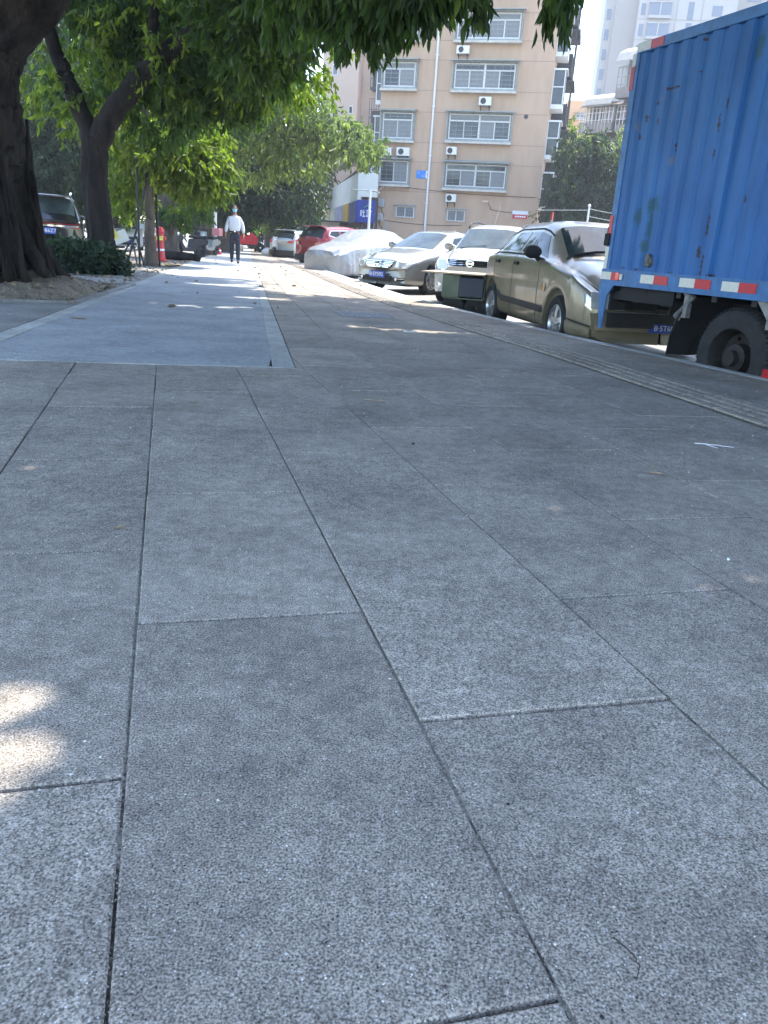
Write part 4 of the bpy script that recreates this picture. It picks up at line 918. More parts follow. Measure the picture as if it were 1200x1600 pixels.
# ================================================================== buildings
M_SALM = pbr('salmon render', (.47, .325, .225), .85, var=(1.1, .09), bump=(14, .15, .01), stretch=(1.6, 1, .35))
M_SALM2 = pbr('pale salmon render', (.62, .47, .37), .85, var=(.4, .06))
M_GROOVE = pbr('render groove', (.3, .2, .15), .9)
M_WFR = pbr('white window frame', (.68, .68, .66), .4)
M_CAGE = pbr('grey green window cage', (.27, .3, .29), .5, .2, var=(3, .2))
M_SLABW = pbr('grimy cream sill slab', (.5, .46, .4), .8, var=(2, .2))
M_PANE = pbr('window pane', (.04, .048, .06), .08, 0, spec=.5, var=(.9, .5))
M_CURT = pbr('curtain behind glass', (.15, .155, .165), .35, 0, spec=.8, var=(7, .22), stretch=(3, 3, .05))
M_ACW = pbr('ac casing', (.66, .65, .6), .5, var=(3, .08)); M_PIPE = pbr('white drainpipe', (.66, .66, .66), .5)
M_GREYR = pbr('weathered grey render', (.24, .23, .215), .9, var=(.8, .3), bump=(6, .4, .03)); M_BARD = pbr('dark cage bars', (.06, .06, .065), .6, .2)
M_WHW = pbr('white painted wall', (.66, .66, .61), .8, var=(.7, .06)); M_ROOF = pbr('dark sheet roof', (.07, .07, .075), .6, var=(3, .3)); M_ROOFL = pbr('pale sheet roof', (.42, .42, .4), .5, var=(2, .2))
M_ORNG = pbr('orange render', (.62, .36, .19), .85, var=(.2, .06)); M_HR = pbr('highrise cladding', (.27, .26, .25), .7, var=(.2, .04)); M_HRL = pbr('pale highrise cladding', (.36, .36, .36), .7, var=(.2, .04)); M_HRG = pbr('highrise glass', (.12, .15, .2), .15, .2)
FE = np.array([.977, -.2126, 0]); FN = np.array([-.2126, -.977, 0]); F0 = np.array([0, 56., 0]); FROT = math.atan2(-.2126, .977)
def FP(x, y, back=0.):
    p = ONP(x, y, F0 - FN * back, FN); d = p - F0; return float(d @ FE), float(p[2])
UL = FP(587, 300)[0]; UR = FP(838, 335)[0] + .05
bld = empty('apartment_building', tuple(F0 + np.array([0, 0, -.19])), FROT, 'salmon apartment block with white framed windows and a white drainpipe in the middle', 'building')
ZB = .19
m = MB(); m.box(UL, UR, 0, 13, 0, 21 + ZB, bev=.03); m.build('wall', M_SALM, bld)
m = MB(); lv = [FP(700, q)[1] for q in (20, 63, 94, 142, 176, 224, 255, 302)]
for z in lv: m.box(UL - .005, UR + .005, -.006, .0, z + ZB - .015, z + ZB + .015)
m.build('render_joint', M_GROOVE, bld)
def window(par, u0, u1, z0, z1, n, cage=.42, hood=True, tr_=.28, yb=0., seed=0, big=True):
    """local coords of par: x=u, y into wall, z up"""
    rg = random.Random(seed); fr = MB(); t = .07
    y = yb - cage * .55 if big else yb - .05
    fr.box(u0, u1, y, y + .06, z1 - t, z1); fr.box(u0, u1, y, y + .06, z0, z0 + t)
    fr.box(u0, u0 + t, y, y + .06, z0 + t, z1 - t); fr.box(u1 - t, u1, y, y + .06, z0 + t, z1 - t)
    zt_ = z1 - (z1 - z0) * tr_ if tr_ else z1 - t
    if tr_: fr.box(u0 + t, u1 - t, y + .003, y + .055, zt_ - .04, zt_ + .04)
    w_ = (u1 - u0) / n
    for k in range(1, n):
        wd = .06 if (n == 4 and k == 2) else .032
        fr.box(u0 + k * w_ - wd, u0 + k * w_ + wd, y + .006, y + .05, z0 + t, zt_ - .04 if (n == 4 and k != 2) or n == 2 else z1 - t)
    f = fr.build('window', M_WFR, par)
    for k in range(n):
        p = MB(); c = rg.random()
        p.box(u0 + k * w_ + .03, u0 + (k + 1) * w_ - .03, y + .035, y + .045, z0 + .05, zt_ - .03); p.build('pane', M_CURT if c > .45 else M_PANE, f)
    if tr_: p = MB(); p.box(u0 + .04, u1 - .04, y + .035, y + .045, zt_ + .03, z1 - .04); p.build('pane', M_CURT if rg.random() > .3 else M_PANE, f)
    if big:
        c = MB(); e = .14; yo = yb - cage
        c.box(u0 - e, u1 + e, yo - .06, yb, z1 + .02, z1 + .1); c.box(u0 - e, u1 + e, yo, yb, z0 - .14, z0 - .04)
        for u in (u0 - e, u1 + e - .05): c.box(u, u + .05, yo, yo + .05, z0 - .04, z1 + .02); c.box(u, u + .05, yb - .06, yb - .001, z0 - .04, z1 + .02)
        for zz in np.arange(z0 + .2, z1 - .1, .26): 
            c.box(u0 - e, u1 + e, yo + .004, yo + .016, zz, zz + .016)
            for u in (u0 - e, u1 + e - .02): c.box(u, u + .016, yo + .01, yb, zz, zz + .016)
        for u in np.arange(u0, u1, .5): c.box(u, u + .014, yo + .018, yo + .03, z0 - .04, z1 + .02)
        c.build('cage', M_CAGE, f)
        s_ = MB(); s_.box(u0 - e - .04, u1 + e + .04, yo - .05, yb, z0 - .26, z0 - .142); s_.build('sill', M_SLABW, f)
        if hood: h = MB(); h.add([(u0 - e - .1, yo - .3, z1 + .1), (u1 + e + .1, yo - .3, z1 + .1), (u1 + e + .1, yb, z1 + .24), (u0 - e - .1, yb, z1 + .24)], [(0, 1, 2, 3)]); h.box(u0 - e - .1, u1 + e + .1, yo - .32, yo - .29, z1 + .06, z1 + .11); h.build('hood', M_CAGE, f)
    return f
def wpx(a, b, n, seed, **k):
    (u0, z1), (u1, z0) = FP(*a, back=-.3), FP(*b, back=-.3); window(bld, u0 + .12, u1 - .12, z0 + ZB + .2, z1 + ZB - .1, n, seed=seed, **k)
wpx((598, 93), (650, 141), 2, 1); wpx((596, 172), (645, 222), 2, 2); wpx((591, 247), (638, 291), 2, 3, tr_=.0); wpx((604, 10), (655, 64), 2, 4)
wpx((714, 16), (814, 66), 4, 5); wpx((709, 95), (805, 145), 4, 6); wpx((700, 174), (797, 225), 4, 7); wpx((695, 252), (790, 300), 4, 8)
wpx((620, -72), (662, -18), 2, 9); wpx((722, -70), (820, -16), 4, 10)
for a, b, sd_ in (((617, 318), (649, 341), 11), ((697, 324), (728, 347), 12)):
    (u0, z1), (u1, z0) = FP(*a), FP(*b)
    f = window(bld, u0 + .1, u1 - .1, z0 + ZB, z1 + ZB - .12, 2, seed=sd_, tr_=0, big=False)
    c = MB(); c.box(u0, u1, -.22, 0, z1 + ZB - .1, z1 + ZB - .05); 
    for u in np.arange(u0, u1 + .01, (u1 - u0) / 7): c.box(u - .008, u + .008, -.2, -.185, z0 + ZB, z1 + ZB - .1)
    for zz in (0, .25, .5): c.box(u0, u1, -.205, -.19, z0 + ZB + zz, z0 + ZB + zz + .014)
    c.build('cage', M_CAGE, f)
# side bays seen edge-on at both ends
for side, ue in ((1, UR), (-1, UL)):
    for i, (za, zb_) in enumerate(((4.0, 5.9), (7.0, 8.9), (9.9, 11.8), (12.8, 14.7), (15.7, 17.6))):
        w_ = .75 if side > 0 else .45
        b = MB(); b.box(ue, ue + side * w_, .5, 2.3, za - .25 + ZB, za + ZB); b.box(ue, ue + side * (w_ + .1), .45, 2.35, zb_ + ZB, zb_ + ZB + .1)
        for y_ in (.5, 2.24):
            for q in (0, w_ - .06): b.box(ue + side * q, ue + side * (q + .06), y_, y_ + .06, za + ZB, zb_ + ZB)
            b.box(ue + side * .06, ue + side * (w_ - .06), y_ + .01, y_ + .05, (za + zb_) / 2 + ZB, (za + zb_) / 2 + ZB + .06)
        b.box(ue + side * (w_ - .05), ue + side * w_, .56, 2.24, za + ZB + .55, za + ZB + .6)
        f = b.build('bay_window', M_WFR, bld)
        p = MB(); p.box(ue + side * .05, ue + side * (w_ - .05), .54, .55, za + ZB, zb_ + ZB); p.box(ue + side * (w_ - .03), ue + side * (w_ - .02), .56, 2.24, za + ZB, zb_ + ZB); p.build('pane', M_PANE, f)
        d = MB(); wd = 1.05 if side > 0 else .75
        d.box(ue, ue + side * wd, 3.0, 6.5, za - .9 + ZB, za - .6 + ZB); d.box(ue, ue + side * (wd + .2), 2.9, 6.6, zb_ + ZB - .2, zb_ + ZB - .1)
        for y_ in np.arange(3.0, 6.5, .4): d.box(ue + side * (wd - .04), ue + side * wd, y_, y_ + .04, za - .6 + ZB, zb_ + ZB - .2)
        for q in np.arange(.1, wd, .2): d.box(ue + side * q, ue + side * (q + .03), 3.0, 3.03, za - .6 + ZB, zb_ - .2 + ZB)
        for zz in np.arange(za - .3, zb_ - .3, .5): d.box(ue, ue + side * wd, 2.99, 3.02, zz + ZB, zz + .04 + ZB)
        d.box(ue, ue + side * (wd - .1), 3.3, 6.3, za - .6 + ZB, za + .5 + ZB); d.build('balcony_cage', M_BARD, bld)
# drainpipe, signs, boxes, cables
(ua, za), (ub, zb_) = FP(690, 0), FP(664, 358); mm = MB(); mm.tube([(ua, -.09, 20.5), (ub, -.09, .1)], .075, 10)
for zz in np.arange(1, 20, 2.9): mm.box(ub - .11 + (ua - ub) * zz / 20, ub + .11 + (ua - ub) * zz / 20, -.15, 0, zz, zz + .06)
mm.build('drainpipe', M_PIPE, bld, smooth='auto')
mm = MB(); (a, b), (c, d) = FP(588, 345), FP(835, 352)
for (pa, pb_) in (((612, 290), (836, 309)), ((600, 344), (722, 352)), ((765, 327), (830, 331))):
    (a, b), (c, d) = FP(*pa), FP(*pb_); mm.tube([(a + (c - a) * t, -.03, b + (d - b) * t + ZB - .12 * math.sin(math.pi * t)) for t in np.linspace(0, 1, 9)], .016, 5)
mm.build('cable', M_BARD, bld)
def wall_thing(name, label, cat, a, b, depth, group=None, yb=0.):
    (u0, z1), (u1, z0) = FP(*a, back=-depth), FP(*b, back=-depth)
    p = F0 + FE * (u0 + u1) / 2 + FN * yb; r = empty(name, (p[0], p[1], z0), FROT, label, cat, group); return r, (u1 - u0), (z1 - z0)
GAC = 'air conditioner units on the salmon building'
acs = [((714, 71), (733, 84), 'air conditioner unit between the top two wide windows of the salmon block'), ((749, 151), (767, 165), 'air conditioner unit centred below the second wide window from the top'),
       ((698, 229), (713, 242), 'air conditioner unit directly above the lowest wide window, at its left corner'), ((697, 303), (712, 316), 'lowest air conditioner unit, under the bottom wide window and above the small barred one'),
       ((593, 230), (611, 243), 'left air conditioner of the pair standing over the lowest narrow window'), ((620, 230), (639, 244), 'right air conditioner of the pair over the lowest narrow window, nearer the drainpipe')]
for a, b, lab in acs:
    r, w_, h_ = wall_thing('air_conditioner', lab, 'air conditioner', a, b, .35, GAC)
    c = MB(); c.box(-w_ / 2, w_ / 2, -.42, -.08, 0, h_, bev=.02); c.build('casing', M_ACW, r)
    c = MB(); R = h_ * .36; cx = -w_ * .14
    c.lathe([(R, -.43), (R * .94, -.445), (R * .9, -.43)], (cx, 0, h_ / 2), 'y', 24)
    for q in (.25, .45, .65): c.lathe([(R * q, -.436), (R * (q + .05), -.442), (R * (q + .1), -.436)], (cx, 0, h_ / 2), 'y', 24)
    c.lathe([(R * .9, -.426), (.001, -.427)], (cx, 0, h_ / 2), 'y', 24); c.build('fan_grille', M_BARD, r)
    c = MB(); 
    for q in (-w_ * .35, w_ * .35): c.box(q - .02, q + .02, -.44, 0, -.05, -.01); c.box(q - .02, q + .02, -.06, 0, -.3, -.05); c.tube([(q, -.4, -.05), (q, -.04, -.28)], .012, 4)
    c.build('bracket', M_BARD, r)
r, w_, h_ = wall_thing('address_plate', 'small blue address plate beside the drainpipe on the salmon wall', 'sign', (651, 266), (664.5, 279), .02)
c = MB(); c.box(-w_ / 2, w_ / 2, -.03, -.004, 0, h_, bev=.008); c.build('plate', pbr('sign blue', (.02, .2, .62), .4), r)
text_obj('lettering', '21', .22, pbr('pale blue lettering', (.35, .55, .8), .5), r, frame_mat((-.14, -.034, h_ * .68), (1, 0, 0), (0, 0, 1))); text_obj('lettering', 'A3', .22, MATS['pale blue lettering'], r, frame_mat((.16, -.034, h_ * .3), (1, 0, 0), (0, 0, 1)))
c = MB(); c.box(w_ / 2 + .01, w_ / 2 + .2, -.025, -.004, .02, h_ - .02); c.build('side_plate', M_WTXT, r); c = MB(); c.box(w_ / 2 + .1, w_ / 2 + .17, -.03, -.026, .12, h_ - .14); c.build('red_mark', M_RR, r)
r, w_, h_ = wall_thing('notice_board', 'small board, white above and red below, low on the salmon wall near its right corner', 'sign', (801, 329), (824, 343), .03)
c = MB(); c.box(-w_ / 2, w_ / 2, -.05, -.004, 0, h_, bev=.008); c.build('board', M_WTXT, r); c = MB(); c.box(-w_ / 2 + .01, w_ / 2 - .01, -.055, -.0505, .01, h_ * .56); c.build('red_band', M_RR, r)
for j in range(5): c = MB(); c.box(-w_ * .3 + j * w_ * .14, -w_ * .3 + j * w_ * .14 + .11, -.058, -.0555, h_ * .2, h_ * .4); c.build('marking', M_WTXT, r)
for a, b, lab in (((590, 310), (600, 323), 'upper grey meter box at the left corner of the salmon wall'), ((587, 333), (597, 345), 'lower grey meter box at the left corner of the salmon wall')):
    r, w_, h_ = wall_thing('meter_box', lab, 'meter box', a, b, .15, 'meter boxes on the salmon wall')
    c = MB(); c.box(-w_ / 2, w_ / 2, -.2, -.002, 0, h_, bev=.015); c.build('box', pbr('grey meter box', (.42, .44, .46), .5), r); c = MB(); c.box(-w_ / 2 + .05, w_ / 2 - .05, -.206, -.2, .05, h_ - .05); c.build('door', pbr('grey meter door', (.36, .38, .4), .5), r)
    c = MB(); c.tube([(.05, -.05, 0), (.06, -.05, -.25), (.2, -.04, -.4), (.24, -.04, -.6)], .02, 6); c.build('conduit', M_BARD, r)
r, w_, h_ = wall_thing('wall_lamp', 'small lamp arm sticking out low on the salmon wall above the notice board', 'lamp', (755, 315), (766, 326), .1)
c = MB(); c.tube([(w_ / 2, -.02, 0), (w_ / 2, -.3, .1), (w_ * .1, -.45, h_)], .02, 6); c.build('arm', M_BARD, r); c = MB(); c.box(-w_ / 2, w_ * .2, -.55, -.35, h_ - .06, h_ + .04, bev=.02); c.build('lamp_head', M_SALM2, r)
r, w_, h_ = wall_thing('wall_vent', 'round dark vent hole high on the right of the salmon wall', 'vent', (820, 180), (824, 185), .01)
c = MB(); c.lathe([(.13, -.004), (.13, -.03), (.1, -.03), (.1, -.01), (.001, -.01)], (0, 0, .1), 'y', 20); c.build('vent_ring', M_BARD, r)

# second block behind
F2 = F0 - FN * 24
def FP2(x, y): p = ONP(x, y, F2, FN); d = p - F2; return float(d @ FE), float(p[2])
b2 = empty('apartment_building', (F2[0], F2[1], -.19), FROT, 'paler salmon block behind and left of the main building, half hidden by leaves', 'building')
uL = FP2(505, 100)[0]; uM = FP2(556, 100)[0]
m = MB(); m.box(uL, uM + .3, 0, 10, 0, 26, bev=.03); m.box(uM + .3, uM + 14, 1.5, 12, 0, 26); m.build('wall', M_SALM2, b2)
for i, (a, b) in enumerate((((541, 62), (549, 82)), ((545, 165), (551, 178)), ((520, 100), (528, 118)), ((519, 175), (527, 190)))):
    (u0, z1), (u1, z0) = FP2(*a), FP2(*b); window(b2, u0, u1, z0 + ZB, z1 + ZB, 1, tr_=0, big=False, seed=40 + i)
for i, zz in enumerate((5., 8.3, 11.6, 14.9, 18.2)):
    d = MB(); d.box(uM + 1.4, uM + 3.4, .3, 1.5, zz, zz + .2); 
    for y_ in np.arange(uM + 1.4, uM + 3.4, .22): d.box(y_, y_ + .04, .3, .34, zz + .2, zz + 2.5)
    for q in (.9, 1.6, 2.5): d.box(uM + 1.4, uM + 3.4, .29, .32, zz + q, zz + q + .04)
    d.box(uM + 1.5, uM + 3.3, .9, 1.4, zz + .2, zz + 1.6); d.build('balcony_cage', M_BARD, b2)

# ---- shop annexe with the white parapet and the sloping roof
AX = ONP(559, 300, F0 + FN * 1.2, FN); ax = np.array([AX[0], AX[1]])
sx = ONP(589, 300, F0 + FN * 1.2, FN); wfr = float(np.linalg.norm(sx[:2] - ax))
an = empty('shop_annexe', (ax[0], ax[1], -.19), FROT, 'low shop annexe with a white parapet wall joined to the left of the salmon block', 'building')
def AL(p):    # world -> annexe local
    d = np.array(p) - np.array([ax[0], ax[1], -.19]); return float(d[:2] @ FE[:2]), float(-(d @ FN)), float(d[2])
adir = np.array([math.sin(math.radians(-10.5)), math.cos(math.radians(-10.5)), 0]); anrm = np.array([-adir[1], adir[0], 0])
def ASP(x, y): p = ONP(x, y, (ax[0], ax[1], 0), anrm); return AL(p)
t0, t1 = ASP(559, 270), ASP(480, 318); bt0, bt1 = ASP(559, 313), ASP(480, 341); zt_f = AL(ONP(575, 270, AX, FN))[2]
far = t1[:2]
def sidewall(m, z0a, z1a, z0b, z1b, th=.25, o=0., f0=0., f1=1., mi=0):
    a = np.array([0., 0.]) + (np.array(far)) * f0; b = np.array(far) * f1; d = (b - a) / np.linalg.norm(b - a); nn = np.array([-d[1], d[0]]);  nn = nn if nn[0] < 0 else -nn
    vs = []
    for (p, z0_, z1_) in ((a, z0a, z1a), (b, z0b, z1b)):
        for q in (o, o - th): pp = p + nn * q; vs += [(pp[0], pp[1], z0_), (pp[0], pp[1], z1_)]
    m.add(vs, [(0, 1, 5, 4), (2, 6, 7, 3), (1, 3, 7, 5), (0, 4, 6, 2), (0, 2, 3, 1), (4, 5, 7, 6)], mi)
zc = (t0[2] + t1[2]) / 2; zbt = (bt0[2] + bt1[2]) / 2
m = MB(); sidewall(m, zbt, zc, zbt, zc); m.box(0, wfr, 0, .25, zbt + .25, zc + .02); m.build('parapet_wall', M_WHW, an)
m = MB(); sidewall(m, 0, zbt, 0, zbt, th=.2, o=-.3); m.box(.2, wfr, .35, .5, 0, zbt + .25); m.build('shop_wall', pbr('dim shop interior', (.09, .06, .055), .7, var=(2, .7)), an)
m = MB()
for k in range(16): 
    f = (k + .5) / 16; sidewall(m, .2, 2.2, .2, 2.2, th=.03, o=-.24, f0=f - .022, f1=f + .012)
for u in (.25, 1.1, 1.9): m.box(u, u + .08, .28, .34, 0, 2.6)
m.build('shopfront_frame', M_CAGE, an)
m = MB(); m.box(1.2, wfr - .1, .26, .34, .4, 2.3); m.build('poster', pbr('dark red poster', (.22, .02, .035), .5, var=(3, .5)), an)
# enclosed top room with slanted roof and window
zr = AL(ONP(575, 235, AX, FN))[2]
m = MB(); sidewall(m, zc - .6, zr - .2, zc - .6, zr - .9, th=.1, o=-1.1, f0=.01, f1=.8); m.box(.05, wfr + .05, 1.0, 1.15, zc - .4, zr); m.build('upper_room', M_ROOF, an)
f = window(an, .55, wfr - .1, zc + .12, zr - .35, 2, tr_=0, big=False, yb=1.0, seed=77)
m = MB(); nv_ = np.array(far) / np.linalg.norm(far)
A0 = np.array([-.3, .3]); A1 = np.array([wfr + .2, .3]); 
m.add([(-.5, .4, zr - .1), (wfr + .3, .4, zr + .35), (wfr + .3 + nv_[0] * 14, .4 + nv_[1] * 14, zr + .35), (-.5 + nv_[0] * 14, .4 + nv_[1] * 14, zr - .3)], [(0, 1, 2, 3)])
m.add([(-.5, .4, zr - .16), (wfr + .3, .4, zr + .29), (wfr + .3 + nv_[0] * 14, .4 + nv_[1] * 14, zr + .29), (-.5 + nv_[0] * 14, .4 + nv_[1] * 14, zr - .36)], [(0, 1, 2, 3)])
m.build('roof', M_ROOFL, an)
# flat roof behind the parapet
m = MB(); m.add([(0, .2, zc - .5), (wfr, .2, zc - .5), (wfr + far[0], far[1], zc - .5), (far[0], far[1], zc - .5)], [(0, 1, 2, 3)]); m.build('terrace', M_ROOF, an)
for f0_, f1_ in ((.56, .60), (.93, .97)):
    m = MB(); sidewall(m, zbt + .6, zbt + 1.7, zbt + .6, zbt + 1.7, th=.1, o=.1, f0=f0_, f1=f1_); m.build('wall_vent_box', M_CAGE, an)
# shop signs along the side and the blue corner sign
def annex_sign(f0_, f1_, mt, lab, dz0=-1.25, dz1=-.02, txt=None, tm=None, o=.12):
    s_ = empty('shop_sign', (ax[0], ax[1], -.19), FROT, lab, 'sign', 'shop signs along the annexe')
    m = MB(); sidewall(m, zbt + dz0, zbt + dz1, zbt + dz0, zbt + dz1, th=.1, o=o, f0=f0_, f1=f1_); m.build('panel', mt, s_)
    return s_
sgn = lambda n, c: pbr(n, c, .45, var=(1.2, .35))
annex_sign(.0, .075, sgn('navy sign', (.015, .035, .2)), 'plain navy end of the corner sign facing the street', -1.35)
s_ = annex_sign(.078, .15, sgn('ochre sign', (.5, .3, .04)), 'ochre yellow shop sign next to the blue corner sign')
s_ = annex_sign(.153, .27, sgn('faded mixed sign', (.3, .3, .42)), 'faded lilac grey shop sign beside the ochre one')
s_ = annex_sign(.275, .36, sgn('pale green sign', (.45, .52, .44)), 'pale green shop sign before the red one')
s_ = annex_sign(.365, .5, sgn('red and white sign', (.5, .1, .1)), 'red shop sign with pale marks in the middle of the annexe')
for q in (.38, .41, .44, .47):
    m = MB(); sidewall(m, zbt - .95, zbt - .35, zbt - .95, zbt - .35, th=.02, o=.135, f0=q, f1=q + .016); m.build('marking', M_WTXT, s_)
s_ = annex_sign(.505, .7, sgn('pale blue sign', (.4, .45, .52)), 'pale blue grey shop sign left of the red one')
s_ = annex_sign(.705, .98, sgn('orange brown sign', (.42, .2, .11)), 'orange brown shop sign at the far end of the annexe')
s_ = empty('shop_sign', (ax[0], ax[1], -.19), FROT, 'blue corner shop sign with white and green marks facing the camera', 'sign', 'shop signs along the annexe')
m = MB(); m.box(.02, wfr - .05, -.14, -.02, zbt - 1.35, zbt + .05, bev=.01); m.build('panel', sgn('royal blue sign', (.012, .04, .27)), s_)
text_obj('lettering', 'BUNS', .5, M_WTXT, s_, frame_mat((wfr * .62, -.15, zbt - .8), (1, 0, 0), (0, 0, 1))) if False else None
m = MB()
for j, (u, v, w2, h2) in enumerate(((.5, -.95, .09, .34), (.5, -.66, .26, .07), (.63, -.95, .06, .26), (.78, -1.0, .3, .08), (.88, -.92, .08, .38), (.76, -.75, .28, .07), (1.2, -.98, .3, .08), (1.3, -.9, .08, .34), (1.2, -.62, .26, .06), (1.62, -.95, .07, .34), (1.74, -.92, .06, .28), (1.6, -.66, .28, .07))):
    k = wfr / 2.35; m.box(u * k, (u + w2) * k, -.155, -.141, zbt + v, zbt + v + h2)
m.build('lettering', M_WTXT, s_); m = MB(); m.tube([(wfr * (.42 + .4 * t), -.15, zbt - .42 + .14 * math.sin(math.pi * t)) for t in np.linspace(0, 1, 8)], .03, 5); m.build('logo_swoosh', pbr('sign green', (.08, .4, .15), .5), s_)
# booth in front, pole with cross arm
b0 = AT(466, 362, 62)
bo = empty('street_booth', (b0[0], 62, -.19), FROT, 'low beige shed with a flat roof in front of the shop annexe', 'shed')
zt_ = AT(480, 345, 62)[2] + .19; wb_ = AT(533, 350, 62)[0] - b0[0]
m = MB(); m.box(0, wb_, 0, 2.5, 0, zt_); m.build('wall', pbr('beige shed wall', (.42, .38, .3), .8, var=(1, .1)), bo); m = MB(); m.box(-.2, wb_ + .5, -.3, 2.7, zt_, zt_ + .1); m.build('roof', M_ROOF, bo)
m = MB(); [m.box(u, u + .05, -.02, -.004, 0, zt_) for u in np.arange(.8, wb_, .9)]; m.build('wall_seam', M_CAGE, bo)
pp = AT(576, 355, 47); pt = AT(579, 300, 47)
po = empty('signal_pole', (pp[0], 47, -.19), 0, 'slim white pole with a thin cross arm standing in front of the blue corner sign', 'pole')
m = MB(); m.tube([(0, 0, 0), (0, 0, pt[2] + .3)], [.085, .07], 12); m.build('post', M_PIPE, po, smooth='auto')
m = MB(); zz = pt[2] + .25; m.tube([(0, 0, zz), (-1.05, 0, zz + .02), (-1.08, 0, zz - .32)], .03, 8); m.tube([(0, 0, zz), (.3, 0, zz), (.5, 0, zz - .1)], .05, 8); m.tube([(.4, 0, zz), (.8, 0, zz + .35), (1.1, 0, zz + .2)], .02, 6); m.build('cross_arm', M_CAGE, po)
m = MB(); m.lathe([(.001, -.06), (.07, -.03), (.07, .03), (.001, .06)], (-1.08, 0, zz - .75), 'z', 12); m.tube([(-1.08, 0, zz - .32), (-1.08, 0, zz - .7)], .006, 4); m.build('camera_ball', M_BLK, po)

# ---- old grey block on the right, orange block, high-rise
q0 = AT(1240, 100, 67); q1 = AT(930, 150, 79); dd = q1 - q0; LEN = float(np.linalg.norm(dd[:2])); ogr = math.atan2(dd[1], dd[0])
og = empty('apartment_building', (q0[0], q0[1], -.19), ogr, 'old grey apartment block with caged balconies behind the truck', 'building')
# local x runs to the far (left) end, local y faces the street
m = MB(); m.box(-2, LEN - 3, -12, 0, 0, 17.6); m.box(LEN - 3, LEN, -12, 0, 0, 14.2); m.build('wall', M_GREYR, og)
m = MB()
for (xa, xb, h_) in ((-2.3, LEN - 2.6, 17.6), (LEN - 2.6, LEN + .3, 14.2)): m.add([(x_, y_, z_ + h_) for x_ in (xa, xb) for (y_, z_) in ((1.5, -.3), (1.1, .4), (0, .9), (-2, 1.1))], [(i, i + 1, i + 5, i + 4) for i in range(3)])
m.build('roof_canopy', pbr('pale corrugated roof', (.36, .35, .31), .6, var=(3, .15)), og)
rg = random.Random(9)
for fl_ in range(6):
    z0 = .9 + fl_ * 2.75
    for k in range(8):
        x0 = -1 + k * 4.1
        if x0 + 1 > LEN - 3 and fl_ > 4: continue
        x0 = min(x0, LEN - 2.8); d = .9 + rg.uniform(-.15, .35); w_ = 3.0 + rg.uniform(-.5, .5); hh = 2.1 + rg.uniform(-.2, .2)
        b = MB(); b.box(x0, x0 + w_, 0, d, z0 - .12, z0 + rg.uniform(.5, .9)); b.add([(x0 - .1, 0, z0 + hh + .35), (x0 + w_ + .1, 0, z0 + hh + .35), (x0 + w_ + .1, d + .4, z0 + hh), (x0 - .1, d + .4, z0 + hh)], [(0, 1, 2, 3)])
        bo_ = b.build('balcony', M_GREYR, og)
        g_ = MB()
        for x_ in np.arange(x0, x0 + w_ + .01, w_ / 8): g_.box(x_, x_ + .05, d - .05, d, z0, z0 + hh)
        for zz in (.9, 1.5, hh - .05): g_.box(x0, x0 + w_ + .05, d - .06, d + .01, z0 + zz, z0 + zz + .05)
        for y_ in np.arange(0, d, .22): g_.box(x0, x0 + .04, y_, y_ + .04, z0, z0 + hh); 
        g_.build('balcony_cage', M_WFR if rg.random() < .55 else M_CAGE, bo_)
        if rg.random() < .8:
            for q in range(rg.randint(2, 5)):
                u = rg.uniform(x0 + .2, x0 + w_ - .4); c = MB(); c.box(u, u + rg.uniform(.25, .5), d - .3, d - .26, z0 + .9, z0 + 1.9)
                c.build('laundry', pbr('laundry%d' % (q % 4), [(.55, .55, .6), (.08, .1, .2), (.45, .4, .35), (.5, .12, .14)][q % 4], .9), bo_)
ob = AT(888, 155, 120); ob2 = AT(935, 157, 120)
o_ = empty('apartment_building', (ob[0], 120, -.19), math.radians(-3), 'plain orange block in the distance between the salmon block and the old grey one', 'building')
m = MB(); m.box(0, 12, 0, 12, 0, ob[2] + .1, bev=.05); m.build('wall', M_ORNG, o_)
a = AT(900, 176, 120); b = AT(912, 183, 120); window(o_, a[0] - ob[0], b[0] - ob[0], b[2], a[2], 2, tr_=0, big=True, cage=.5, seed=5)
m = MB(); m.box(-1.4, 0, 1, 8, 0, ob[2] - 1.8); m.build('side_wing', M_SALM2, o_); m = MB(); m.box(-2.4, -1.4, 1.5, 4, 2, ob[2] - 2.6); m.build('balcony_stack', M_BARD, o_)
m = MB(); m.tube([(.3, 1, ob[2]), (.3, 1, ob[2] + 3)], .05, 5); m.build('aerial', M_BARD, o_)
hr = AT(964, 0, 150); hx = hr[0]
h_ = empty('high_rise', (hx, 150, -.19), math.radians(-8), 'tall pale grey high-rise tower with glazed bays above the truck', 'building')
m = MB(); m.box(0, 3.6, -.0, 14, 0, 62); m.box(19, 40, 2, 14, 0, 58); m.build('wall', M_HR, h_)
m = MB(); m.box(3.6, 19, -1.2, 14, 0, 62); m.box(-1.6, 0, 2, 12, 0, 62); m.build('bay_tower', M_HRL, h_)
